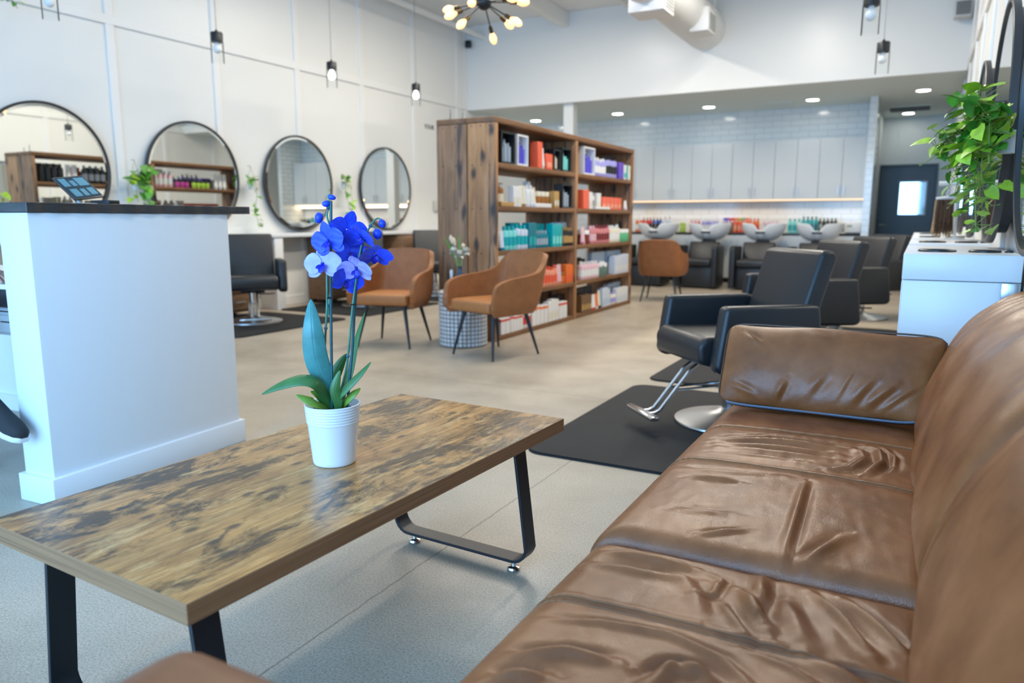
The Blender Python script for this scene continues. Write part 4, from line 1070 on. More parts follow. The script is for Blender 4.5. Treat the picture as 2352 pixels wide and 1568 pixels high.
# tablet on its stand (leans back, screen towards the room)
TAB = [Vector(v) for v in ((-3.234, 1.893, 1.266), (-3.291, 2.048, 1.287), (-3.196, 2.102, 1.194), (-3.156, 1.934, 1.177))]
ex = ((TAB[1] - TAB[0]) + (TAB[2] - TAB[3])).normalized(); ey = ((TAB[0] - TAB[3]) + (TAB[1] - TAB[2])); ey = (ey - ex * ey.dot(ex)).normalized(); ez = ex.cross(ey)
cen = (TAB[0] + TAB[1] + TAB[2] + TAB[3]) / 4 + Vector((0, 0, .008))
tw = ((TAB[1] - TAB[0]).length + (TAB[2] - TAB[3]).length) / 2; th_ = ((TAB[0] - TAB[3]).length + (TAB[1] - TAB[2]).length) / 2
MT = Matrix((ex, ey, ez)).transposed().to_4x4(); MT.translation = cen
t = bpy.data.objects.new('tablet_terminal', None); COL.objects.link(t)
tag(t, 'black tablet on a white stand leaning on the reception counter top', 'tablet')
t.location = (cen.x, cen.y, 1.163)
L0 = Matrix.Translation(-Vector((cen.x, cen.y, 1.163))) @ MT
bm = B(); box(bm, -tw / 2, -th_ / 2, -.009, tw / 2, th_ / 2, 0, .003, 2, mtx=L0); put('tablet_body', bm, BLACKM, t)
bm = B(); box(bm, -tw * .46, -th_ * .45, .0002, tw * .46, th_ * .45, .0008, 0, mtx=L0)
put('screen', bm, mat('screen_dark', (.008, .02, .03), .08, emis=(.01, .05, .08), estr=.5), t)
bm = B()
for (a, b2, c, d) in ((-.42, .06, -.20, .40), (-.13, .06, .02, .30), (.08, .05, .42, .40), (-.38, -.38, -.14, -.06), (-.06, -.38, .10, -.08), (.18, -.36, .40, -.06)):
    box(bm, a * tw, b2 * th_, .001, c * tw, d * th_, .0014, 0, mtx=L0)
put('screen_tiles', bm, mat('screen_tile', (.06, .20, .28), .15, emis=(.08, .26, .38), estr=.35), t)
bm = B(); q = L0 @ Vector((-tw * .3, -.02, -.01)); box(bm, -.035, -.05, .0005, .05, .05, .008, .003); tube(bm, [(.0, 0, .006), (q.x * .4, q.y * .4, q.z * .5), (q.x, q.y, q.z)], .007, 8)
put('stand', bm, WHITE, t)
bm = B(); box(bm, -.045, -.13, -.0, .06, -.07, .02, .003, mtx=Matrix.Translation((.03, .175, .001)) @ Matrix.Rotation(R(10), 4, 'Z'))
put('card_reader', bm, BLACKM, t)

# desk behind the half wall
t = thing('reception_desk', 'white work desk tucked behind the reception half wall', 'desk', (-3.075, 1.66, 0), R(3.4))
bm = B(); prism(bm, [(-.60, 0), (0, 0), (0, .80), (-2.1, .80), (-2.1, .28), (-.60, .28)], .822, .842, 'z', .002, 1); put('desktop', bm, WHITE, t)
bm = B(); box(bm, -2.1, .77, 0, 0, .79, .821); box(bm, -2.1, .75, 0, 0, .77, .09); put('end_panel', bm, WHITE, t)
bm = B(); box(bm, -.59, .02, .744, -.005, .76, .8215, .004); put('drawer_box', bm, BLACKM, t)
t = thing('cash_drawer', 'grey metal cash drawer hung under the desk behind the counter', 'cash drawer', (-3.25, 1.70, .622), R(3.4))
GREYM = mat('grey_steel_paint', (.42, .44, .45), .45)
bm = B(); box(bm, -.16, .0, 0, .16, .36, .1205, .006); put('case', bm, GREYM, t)
bm = B(); box(bm, -.15, -.006, .012, .15, -.0005, .085, .002, 1); put('front', bm, GREYM, t)
bm = B(); box(bm, -.10, -.0075, .055, .12, -.0062, .060); box(bm, -.14, -.001, .098, .14, -.0002, .103); put('slots', bm, BLACKM, t)
bm = B(); lathe(bm, [(0, -.02), (.012, -.02), (.012, 0), (0, 0)], 10, (-.08, .05, 0)); lathe(bm, [(0, -.03), (.01, -.03), (.012, 0), (0, 0)], 10, (.06, .04, 0)); put('feet', bm, BLACKM, t)
bm = B(); tube(bm, spline([(-3.19, 1.69, .60), (-3.165, 1.685, .52), (-3.165, 1.69, .40), (-3.15, 1.70, .30), (-3.11, 1.705, .2), (-3.09, 1.72, .06), (-3.12, 1.75, .008)], 40), .008, 8)
tag(put('power_cable', bm, BLACKM), 'black cable hanging down below the cash drawer', 'cable')
t = thing('desk_monitor', 'dark monitor standing on the desk behind the counter at the left edge', 'monitor', (-3.40, 2.10, .8425), R(20))
bm = B(); box(bm, -.21, -.012, .06, .21, .012, .275, .006); put('display', bm, BLACKM, t)
bm = B(); box(bm, -.09, -.07, 0, .09, .07, .012, .004); box(bm, -.02, -.008, .012, .02, .008, .08); put('stand', bm, BLACKM, t)

# ================================================================== PERSON at the desk (only a hand and a foot reach into the photo)
SKIN = mat('skin', (.62, .33, .25), .5, vary=.08, vscale=12, sss=.1)
def skin_mesh(name, verts, edges, radii, m, root=0, parent=None, sub=2):
    me = bpy.data.meshes.new(name); me.from_pydata(verts, edges, [])
    o = bpy.data.objects.new(name, me); COL.objects.link(o)
    md = o.modifiers.new('skin', 'SKIN'); md.use_smooth_shade = True
    sv = me.skin_vertices[0].data
    for k, r in enumerate(radii): sv[k].radius = (r, r) if not isinstance(r, tuple) else r; sv[k].use_root = (k == root)
    s = o.modifiers.new('sub', 'SUBSURF'); s.levels = sub; s.render_levels = sub
    me.materials.append(m)
    if parent: o.parent = parent
    return o
V, E, RD = [], [], []
def chain(pts, start=None):
    prev = start
    for p, r in pts:
        V.append(p); RD.append(r)
        if prev is not None: E.append((prev, len(V) - 1))
        prev = len(V) - 1
    return prev
pel = chain([((-3.86, 1.50, .66), (.135, .11))]); 
ch = chain([((-3.88, 1.50, .84), (.115, .09)), ((-3.87, 1.50, 1.02), (.13, .10)), ((-3.86, 1.50, 1.14), (.12, .08))], pel)
chain([((-3.845, 1.50, 1.215), .05), ((-3.825, 1.50, 1.275), .052), ((-3.805, 1.50, 1.34), (.07, .075)), ((-3.80, 1.50, 1.42), (.078, .088)), ((-3.805, 1.50, 1.48), (.05, .06))], ch)
def hand(w, d, s, wr, up_=Vector((0, 0, 1))):
    """palm from wrist w along d; s = thumb side"""
    d = Vector(d).normalized(); s = Vector(s).normalized(); w = Vector(w)
    pm = chain([(tuple(w + d * .03), .024), (tuple(w + d * .065), (.034, .016))], wr)
    for k, (off, l) in enumerate(((.028, .072), (.010, .082), (-.009, .076), (-.027, .058))):
        b = w + d * .085 + s * off
        chain([(tuple(b), .0105), (tuple(b + d * l * .42 - up_ * .004), .0095), (tuple(b + d * l * .75 - up_ * .014), .0085), (tuple(b + d * l - up_ * .026), .007)], pm)
    chain([(tuple(w + d * .045 + s * .034), .013), (tuple(w + d * .075 + s * .052 - up_ * .004), .0105), (tuple(w + d * .10 + s * .058 - up_ * .012), .0085)], pm)
sl = chain([((-3.865, 1.62, 1.13), .065), ((-3.86, 1.685, 1.10), .055), ((-3.73, 1.755, .92), .043), ((-3.57, 1.74, .885), .035), ((-3.44, 1.715, .872), .025)], ch)
hand((-3.44, 1.715, .872), (1, -.06, -.02), (0, -1, 0), sl)
sr = chain([((-3.865, 1.38, 1.13), .065), ((-3.86, 1.315, 1.10), .055), ((-3.78, 1.30, .90), .043), ((-3.65, 1.35, .84), .035), ((-3.56, 1.385, .815), .025)], ch)
hand((-3.56, 1.385, .815), (.95, .25, -.1), (0, 1, .2), sr)
ll = chain([((-3.82, 1.60, .655), .088), ((-3.64, 1.61, .66), .075), ((-3.48, 1.61, .65), .055), ((-3.55, 1.61, .48), .05), ((-3.66, 1.61, .28), .035), ((-3.72, 1.61, .12), .028)], pel)
chain([((-3.71, 1.61, .05), .035), ((-3.62, 1.61, .035), .03), ((-3.56, 1.61, .03), .022)], ll)
lr = chain([((-3.82, 1.41, .67), .088), ((-3.62, 1.43, .72), .075), ((-3.40, 1.46, .745), .055), ((-3.31, 1.475, .62), .05), ((-3.20, 1.490, .50), .036), ((-3.125, 1.498, .405), .027)], pel)
chain([((-3.10, 1.502, .372), .022), ((-3.03, 1.505, .352), .018), ((-2.97, 1.508, .332), .013)], lr)
person = skin_mesh('person', V, E, RD, SKIN, 0)
tag(person, 'person seated behind the counter, hand on the desk, black shoe with white sole', 'person')
CLB = mat('cloth_black', (.012, .013, .016), .8)
sh = skin_mesh('shirt', [(-3.86, 1.5, .70), (-3.88, 1.5, .84), (-3.87, 1.5, 1.02), (-3.86, 1.5, 1.15), (-3.865, 1.62, 1.135), (-3.86, 1.69, 1.10), (-3.80, 1.72, 1.02), (-3.865, 1.38, 1.135), (-3.86, 1.31, 1.10), (-3.82, 1.305, 1.0)],
    [(0, 1), (1, 2), (2, 3), (3, 4), (4, 5), (5, 6), (3, 7), (7, 8), (8, 9)], [(.15, .12), (.13, .105), (.145, .115), (.125, .09), .075, .064, .056, .075, .064, .056], CLB, 0, person)
tr = skin_mesh('shorts', [(-3.86, 1.5, .70), (-3.86, 1.5, .64), (-3.82, 1.60, .655), (-3.62, 1.61, .66), (-3.51, 1.61, .655), (-3.82, 1.41, .67), (-3.62, 1.43, .72), (-3.46, 1.452, .742)],
    [(0, 1), (1, 2), (2, 3), (3, 4), (1, 5), (5, 6), (6, 7)], [(.14, .12), (.145, .115), .10, .088, .075, .10, .088, .075], CLB, 0, person)
bm = B(); bmesh.ops.create_uvsphere(bm, u_segments=24, v_segments=16, radius=1)
for v in bm.verts:
    k = 1 + .03 * math.sin(v.co.x * 9) * math.sin(v.co.y * 7)
    v.co = Vector((v.co.x * .096 * k - 3.825, v.co.y * .09 * k + 1.50, v.co.z * .105 * k + 1.435))
bmesh.ops.delete(bm, geom=[v for v in bm.verts if v.co.x > -3.765 and v.co.z < 1.47], context='VERTS')
put('hair', bm, HAIR, person, sharp=0)
def shoe(an, toe, nm):
    an, toe = Vector(an), Vector(toe); d = (toe - an).normalized(); s = d.cross(Vector((0, 0, 1))).normalized(); n = s.cross(d)
    secs = [(-.055, .028, .045, .0), (-.02, .036, .10, 0), (.03, .037, .085, 0), (.09, .041, .062, 0), (.15, .042, .048, 0), (.19, .032, .036, 0), (.212, .012, .020, 0)]
    P = []; Q = []
    for (u, w, h, _) in secs:
        P.append([an + d * u + s * (w * math.cos(a)) + n * (-.048 + h * max(0, math.sin(a)) + .0) for a in [PI * k / 12 for k in range(13)]])
        Q.append([an + d * u + s * ((w + .005) * a) + n * b2 for a, b2 in ((-1, -.047), (1, -.047), (1, -.07), (-1, -.07))])
    bm = B(); g = grid(bm, P); bm.faces.new(g[0]); bm.faces.new(g[-1][::-1])
    o = put(nm, bm, mat('shoe_black', (.014, .016, .02), .75), person, sharp=0)
    bm = B(); g = grid(bm, Q, closev=True); bm.faces.new(g[0][::-1]); bm.faces.new(g[-1])
    put('sole', bm, mat('sole_white', (.78, .79, .78), .5), o, sharp=60, mods=[('BEVEL', dict(width=.006, segments=2))])
    bm = B(); k = (Vector((-3.31, 1.475, .62)) - an) if an.z > .3 else Vector((0, 0, 1)); k.normalize()
    tube(bm, [an - k * .03, an + k * .03, an + k * .055], [.036, .034, .033], 14, cap=False); put('sock', bm, mat('sock_black', (.010, .011, .014), .9), o, sharp=0, mods=[('SOLIDIFY', dict(thickness=.004))])
shoe((-3.11, 1.500, .395), (-2.93, 1.512, .335), 'shoe')
shoe((-3.72, 1.61, .071), (-3.54, 1.61, .0705), 'shoe')
t = thing('work_stool', 'black round stool under the person behind the counter', 'stool', (-3.86, 1.50, 0))
bm = B(); lathe(bm, [(0, .49), (.17, .49), (.18, .51), (.175, .54), (.15, .55), (0, .55)], 28); put('seat', bm, VINYL, t)
bm = B(); tube(bm, [(0, 0, .06), (0, 0, .49)], .025, 12); put('column', bm, CHROME, t)
for k in range(5):
    a = 2 * PI * k / 5; bm = B(); tube(bm, [(0, 0, .09), (.14 * math.cos(a), .14 * math.sin(a), .03), (.24 * math.cos(a), .24 * math.sin(a), .012)], [.018, .014, .011], 8); put('leg', bm, CHROME, t)

# ================================================================== COFFEE TABLE
TZ = .475; TS = .9615
TL = (-1.314, 1.436); TR = R(-2.7)
t = thing('coffee_table', 'low rustic wood coffee table with black metal loop legs', 'table', (TL[0], TL[1], 0), TR)
bm = B(); box(bm, -.333, -.678, TZ - .040, .333, .678, TZ, .0012, 1)
for f in bm.faces: f.material_index = 0 if f.normal.z > .9 else 1
put('tabletop', bm, [RUSTIC, RUSTIC_EDGE], t, smooth=False)
for ly, sh_, xw in ((-.585, .0, .283), (.53, .035, .262)):
    path = [(-xw + .042 + sh_, TZ - .0405), (-xw + sh_, .10)] + [(-xw + sh_ + .012 + .058 * (1 - math.cos(a)) - .016, .10 - .065 * math.sin(a)) for a in [R(15 * k) for k in range(1, 7)]]
    path += [(2 * sh_ - x, z) for x, z in path[::-1]]
    bm = B(); outer = []; n = len(path)
    for k, (x, z) in enumerate(path):
        a = Vector(path[max(k - 1, 0)]); c = Vector(path[min(k + 1, n - 1)]); tg = (c - a).normalized(); nn = Vector((tg.y, -tg.x)) * .010
        if k in (0, n - 1): nn = Vector((-.010 if k == 0 else .010, 0)); 
        outer.append((x, z, x - nn.x if False else x + (-nn.x), z + (-nn.y)) if False else (x, z, x + (1 if k >= n / 2 else 1) * (-nn.x), z - nn.y))
    rows = []
    for yy in (-.030, .030): rows.append(([bm.verts.new((a, ly + yy, b2)) for a, b2, c, d in outer], [bm.verts.new((c, ly + yy, d)) for a, b2, c, d in outer]))
    (i0, o0), (i1, o1) = rows
    for k in range(n - 1):
        for q in ((i0[k], i0[k + 1], i1[k + 1], i1[k]), (o0[k], o1[k], o1[k + 1], o0[k + 1]), (i0[k], o0[k], o0[k + 1], i0[k + 1]), (i1[k], i1[k + 1], o1[k + 1], o1[k])): bm.faces.new(q)
    for k in (0, n - 1): bm.faces.new((i0[k], i1[k], o1[k], o0[k]))
    lg = put('leg_frame', bm, mat('leg_black', (.016, .019, .024), .42, metal=.2), t, sharp=50, mods=[('BEVEL', dict(width=.0015, segments=2))])
    for sx in (-.20, .20):
        bm = B(); lathe(bm, [(0, .0005), (.019, .0005), (.021, .004), (.019, .010), (.008, .013), (.006, .026), (0, .026)], 20, (sx + sh_, ly, 0)); put('levelling_foot', bm, CHROME, lg)

# ================================================================== ORCHID
rz = R(28.486)
t = thing('potted_orchid', 'blue orchid in a ribbed white pot on the coffee table', 'potted plant', (-1.2985, 1.4205, TZ), rz)
S = TS; OXX = .013
def O(p): return Vector(((p[0] + OXX) * S, p[1] * S, p[2] * S))
prof = [(0, 0.0006), (.0545, .0006), (.0565, .004), (.0575, .012), (.0675, .112)]
for k in range(6):
    z = .114 + k * .0075; prof += [(.0682 + k * .0007, z), (.0695 + k * .0007, z + .0018), (.0695 + k * .0007, z + .0046), (.0682 + k * .0007, z + .0064)]
prof += [(.0735, .1605), (.0740, .1635), (.0722, .165), (.0700, .163), (.0665, .135), (0, .135)]
bm = B(); lathe(bm, [(r * S, z * S) for r, z in prof], 72); put('pot', bm, mat('pot_white', (.80, .82, .83), .22), t, sharp=0)
bm = B(); lathe(bm, [(.067 * S, .1355 * S), (.05 * S, .150 * S), (.02 * S, .153 * S), (0, .153 * S)], 30)
for v in bm.verts: v.co.z += .004 * math.sin(v.co.x * 300) * math.cos(v.co.y * 260)
put('bark', bm, mat('bark_dark', (.05, .035, .022), .9, vary=.5, vscale=90), t)
STEM = mat('orchid_stem', (.06, .20, .13), .4, vary=.25, vscale=30); STAKE = mat('orchid_stake', (.012, .09, .11), .35)
ORL = mat('orchid_leaf', (.045, .15, .035), .38, vary=.2, vscale=16); ORT = mat('orchid_leaf_teal', (.055, .23, .22), .38, vary=.25, vscale=22); ORY = mat('orchid_leaf_light', (.16, .30, .03), .4, vary=.2, vscale=16)
BLUE = mat('petal_blue', (.014, .060, .92), .45, vary=.4, vscale=36, sheen=.2); PALE = mat('petal_pale_blue', (.34, .33, .93), .45, vary=.25, vscale=36); DEEP = mat('petal_deep', (.004, .012, .42), .4)
STP = [[(-.0115, -.004, .14), (-.0111, -.01, .166), (-.0066, 0, .4285), (.0041, 0, .6968)], [(.026, 0, .14), (.0274, 0, .1635), (.0456, 0, .3121), (.0615, 0, .4744), (.0854, 0, .6102)]]
for s in STP:
    bm = B(); tube(bm, spline([O(p) for p in s], 20), .0036, 10); put('stake', bm, STAKE, t)
SPK = [[(-.034, .01, .14), (-.0375, .01, .1549), (-.0274, 0, .3121), (-.0144, -.01, .4296), (-.0097, -.01, .5432), (-.0012, 0, .6213), (-.0075, 0, .6603), (-.0005, 0, .6935), (-.0032, .0, .7100), (.002, 0, .7130), (.0056, 0, .7110)],
       [(-.002, .01, .14), (-.0019, .01, .161), (.0288, 0, .2649), (.0499, -.01, .4067), (.0644, -.01, .4981), (.0821, -.01, .5881), (.1075, -.005, .6381), (.1205, 0, .6525), (.1300, 0, .6512), (.1335, 0, .645)],
       [(-.0150, .01, .40), (-.0148, .01, .4274), (.0014, .02, .5187), (.0155, .02, .5871), (.030, .015, .61)]]
for s in SPK:
    n = len(s); bm = B(); c = spline([O(p) for p in s], 50); tube(bm, c, [.0034 - .0016 * k / 49 for k in range(50)], 10); st = put('flower_stem', bm, STEM, t)
    bm = B()
    for k in (12, 22, 32):
        tube(bm, [c[k] - (c[min(49, k + 1)] - c[k]).normalized() * .004, c[k], c[k] + (c[min(49, k + 1)] - c[k]).normalized() * .004], [.003, .0050, .003], 8)
    put('stem_node', bm, mat('stem_node', (.02, .10, .16), .5), st)
bm = B()
for (p, q) in (((-.009, -.006, .447), .008), ((.054, -.006, .43), .008), ((.070, -.006, .535), .009)):
    c0_ = O(p)
    for dz in (0, .0025): tube(bm, [c0_ + Vector((q * math.cos(a), q * math.sin(a), dz)) for a in [R(30 * k) for k in range(13)]], .0009, 5, cap=False)
put('stem_clip', bm, BLACKM, t)
def strap_leaf(pts, w, m, fold=.25, tip=.55, face=Vector((0, -1, .35))):
    c = spline([O(p) for p in pts], 22); P = []
    for k, p in enumerate(c):
        tg = (c[min(21, k + 1)] - c[max(0, k - 1)]).normalized(); s = tg.cross(face).normalized(); nn = s.cross(tg).normalized()
        u = k / 21; ww = w * S * (min(1, .45 + 1.3 * u) if u < .45 else 1) * (1 - max(0, (u - tip) / (1 - tip)) ** 2.2 * .97) * .5
        P.append([p + s * ww * a - nn * (abs(a) ** 1.5) * ww * -fold * -1 for a in (-1, -.75, -.5, -.25, -.06, 0, .06, .25, .5, .75, 1)])
        P[-1][5] = P[-1][5] - nn * .0012
    bm = B(); grid(bm, P)
    return put('leaf', bm, m, t, sharp=0, mods=[('SOLIDIFY', dict(thickness=.0018, offset=0)), ('SUBSURF', dict(levels=1, render_levels=1))])
strap_leaf([(-.018, -.005, .145), (-.0266, -.012, .2137), (-.0446, -.03, .2942), (-.0502, -.03, .3749), (-.0574, -.005, .4446)], .062, ORT, .30, .5, Vector((.15, -1, .2)))
strap_leaf([(-.015, -.01, .14), (-.0222, -.02, .1744), (-.0353, -.05, .2285), (-.075, -.06, .2446), (-.1323, -.06, .2284), (-.1859, -.05, .1994)], .040, ORL, .35, .55, Vector((.0, -.75, 1)))
strap_leaf([(.003, .02, .145), (.0032, .03, .1682), (.023, .055, .2409), (.0418, .06, .3243), (.0738, .045, .405)], .030, ORL, .3, .5, Vector((-.75, -.8, .2)))
strap_leaf([(.001, -.01, .145), (.0035, -.02, .1804), (.0301, -.03, .2123), (.0658, -.03, .2475), (.0981, -.02, .2806)], .028, ORL, .35, .5, Vector((-.5, -.7, .6)))
strap_leaf([(-.018, .03, .14), (-.0207, .04, .1657), (-.0224, .06, .2142), (-.005, .065, .2553), (.0167, .06, .2884)], .034, ORL, .3, .5, Vector((.2, -1, .2)))
strap_leaf([(-.020, -.01, .145), (-.0294, -.03, .165), (-.0494, -.06, .1843), (-.0917, -.06, .2018)], .034, ORY, .3, .5, Vector((.2, -.7, 1)))
strap_leaf([(.012, -.005, .145), (.0181, -.01, .166), (.0445, -.02, .1922), (.066, -.01, .2077)], .026, ORY, .3, .5, Vector((-.2, -.8, .8)))
strap_leaf([(-.025, 0, .145), (-.0311, 0, .1635), (-.0447, -.02, .1922), (-.0623, -.03, .2029)], .024, ORY, .3, .5, Vector((.2, -.8, .8)))
strap_leaf([(.004, -.02, .145), (.008, -.03, .175), (.004, -.035, .215), (.018, -.03, .26)], .030, ORL, .3, .5, Vector((.1, -1, .3)))
def petal(bm, MX, ang, L, w, cup, curl, round_, mi):
    """petal in the flower plane (local XY), pointing along ang"""
    ca, sa = math.cos(R(ang)), math.sin(R(ang)); P = []
    for i in range(9):
        u = i / 8; ww = w * (math.sin(PI * min(1, u * .93 + .05) ** (round_)) ** .65) * .5 if u < 1 else w * .10
        row_ = []
        for j in range(9):
            a = -1 + j / 4; x = .004 + u * L; y = a * ww; z = .004 + cup * L * (u * (1 - u) * 2) * (1 - .3 * a * a) - curl * L * u * u + cup * ww * a * a * .5 + .0008 * math.sin(j * 2.1 + i)
            row_.append(MX @ Vector((x * ca - y * sa, x * sa + y * ca, z)))
        P.append(row_)
    grid(bm, P, mi=mi)
def flower(p, nrm, size, m, spin=0, fold=0.0, stem_to=None):
    c = O(p); n = Vector(nrm).normalized(); MX = n.to_track_quat('Z', 'Y').to_matrix().to_4x4(); MX = Matrix.Translation(c) @ MX @ Matrix.Rotation(R(spin), 4, 'Z')
    bm = B(); h = size * .5
    petal(bm, MX, 5, h * 1.0, h * 1.15, .10, -.0 - fold, .9, 0); petal(bm, MX, 175, h * 1.0, h * 1.15, .10, -.0 - fold, .9, 0)
    bs = B()
    for a in (90, 215, 325): petal(bs, MX @ Matrix.Translation((0, 0, -.002)), a, h * .95, h * .72, .06, -fold * .8, 1.0, 0)
    fo = put('flower', bs, m, t, sharp=0, mods=[('SUBSURF', dict(levels=1, render_levels=1))])
    put('petals', bm, m, fo, sharp=0, mods=[('SUBSURF', dict(levels=1, render_levels=1))])
    bl = B(); petal(bl, MX @ Matrix.Translation((0, 0, .004)), 270, h * .42, h * .34, .5, -.5, 1, 0); petal(bl, MX @ Matrix.Translation((0, 0, .004)), 225, h * .26, h * .22, .6, -.9, 1, 0); petal(bl, MX @ Matrix.Translation((0, 0, .004)), 315, h * .26, h * .22, .6, -.9, 1, 0)
    bmesh.ops.create_uvsphere(bl, u_segments=10, v_segments=8, radius=h * .09, matrix=MX @ Matrix.Translation((0, 0, .007)))
    put('lip', bl, DEEP, fo, sharp=0)
    if stem_to:
        bm = B(); q = O(stem_to); mid = (q + c) / 2 + Vector((0, 0, .006)) - n * .004; tube(bm, spline([q, mid, c], 8), .0013, 6); put('pedicel', bm, DEEP, fo)
# local axes: x right, y away from the viewer, z up
flower((.003, -.028, .5976), (-.42, -.90, -.12), .094, BLUE, 12, .08, (-.005, -.006, .60))
flower((.041, .004, .622), (.50, -.80, -.10), .098, BLUE, -14, .22, (.018, .015, .605))
flower((-.0176, -.016, .5371), (-.22, -.95, .10), .094, PALE, 4, .0, (-.0097, -.01, .55))
flower((.081, -.012, .6120), (-.25, -.75, -.62), .076, BLUE, 0, .42, (.0821, -.01, .60))
flower((.1121, -.004, .5640), (.30, -.70, -.65), .080, BLUE, 0, .45, (.0821, -.01, .578))
flower((.0435, .022, .5620), (.30, -.85, .25), .072, BLUE, 20, .2, (.014, .02, .575))
flower((.0707, -.028, .5290), (-.12, -.85, -.50), .082, PALE, 0, .42, (.0680, -.01, .53))
flower((.0394, -.018, .4977), (.62, -.75, -.20), .082, BLUE, -18, .25, (.0644, -.01, .50))
def bud(p, d, L, w, stem_to):
    c = O(p); MX = Matrix.Translation(c) @ Vector(d).normalized().to_track_quat('Z', 'Y').to_matrix().to_4x4()
    bm = B(); lathe(bm, [(0, -L * .5), (w * .30, -L * .44), (w * .5, -L * .18), (w * .5, L * .12), (w * .36, L * .36), (w * .12, L * .48), (0, L * .5)], 14, mtx=MX)
    for v in bm.verts: pass
    b_ = put('bud', bm, mat('bud_blue', (.006, .05, .62), .4, vary=.4, vscale=60), t, sharp=0)
    bm = B(); q = O(stem_to); tube(bm, spline([q, (q + c) / 2 + Vector((0, 0, .006)), c + MX.to_3x3() @ Vector((0, 0, -L * .45))], 8), .0014, 6); put('pedicel', bm, STEM, b_)
bud((.0075, -.002, .7067), (1, 0, -.25), .020, .013, (-.0032, 0, .7110))
bud((-.0085, -.002, .6902), (-1, -.2, -.3), .020, .016, (-.0005, 0, .695))
bud((-.0279, -.002, .6545), (-.15, 0, -1), .028, .020, (-.0075, 0, .6603))
bud((.1348, -.002, .6400), (.2, 0, -1), .022, .018, (.1310, 0, .651))
bud((.1217, -.002, .6130), (0, 0, -1), .028, .023, (.1040, -.005, .6370))

# ================================================================== SOFA
SO = Vector((-.1, 1.65, 0))
sofa = thing('leather_sofa', 'long brown leather sofa along the right wall in the foreground', 'sofa', SO)
def ripples(X, Y, folds, w, amp):
    H = np.zeros_like(X)
    for idx, f in enumerate(folds):
        pts = np.array(f); best = np.full(X.shape, 1e9); tt = np.zeros_like(X); L = 0; segs = []
        for k in range(len(pts) - 1): segs.append((pts[k], pts[k + 1], L)); L += np.linalg.norm(pts[k + 1] - pts[k])
        sgn = np.zeros_like(X)
        for a, b2, l0 in segs:
            d = b2 - a; ln = np.linalg.norm(d); px = X - a[0]; py = Y - a[1]
            u = np.clip((px * d[0] + py * d[1]) / ln ** 2, 0, 1); ex_ = px - u * d[0]; ey_ = py - u * d[1]; dist = np.hypot(ex_, ey_)
            m = dist < best; best = np.where(m, dist, best); tt = np.where(m, (l0 + u * ln) / L, tt); sgn = np.where(m, np.sign(d[0] * py - d[1] * px), sgn)
        env = np.sin(np.pi * np.clip(tt, .04, .96)) ** .7
        wv = w * (1 + .35 * math.sin(idx * 2.3)); s = best * sgn
        H += amp * (1 + .4 * math.cos(idx * 1.7)) * env * (np.exp(-(s / wv) ** 2) - .75 * np.exp(-((s - 1.5 * wv) / (wv * .9)) ** 2))
    return H
def smooth_noise(X, Y, sc, seed):
    rs = np.random.RandomState(seed); H = np.zeros_like(X)
    for k in range(14):
        a = rs.uniform(0, 2 * np.pi); f = sc * rs.uniform(.5, 1.8); H += np.sin((X * math.cos(a) + Y * math.sin(a)) * f + rs.uniform(0, 6.28) + 1.2 * np.sin(X * f * .37 + Y * f * .29 + k)) / 14
    return H
def prof1(lo, hi, r, drop, n):
    """1-D wrap: positions and how far the surface has dropped below the crown"""
    arc = r * PI / 2; tot = drop + arc
    e = np.concatenate([np.linspace(0, tot, max(10, int(n * .12)))[:-1]]); x = []; d = []
    for s in e[::1]:
        if s < drop: x.append(lo); d.append(r + drop - s)
        else: a = (s - drop) / r; x.append(lo + r - r * math.cos(a)); d.append(r - r * math.sin(a))
    xm = np.linspace(lo + r, hi - r, n); x = np.concatenate([x, xm, [lo + hi - q for q in x[::-1]]]); d = np.concatenate([d, 0 * xm, d[::-1]])
    return np.array(x), np.array(d)
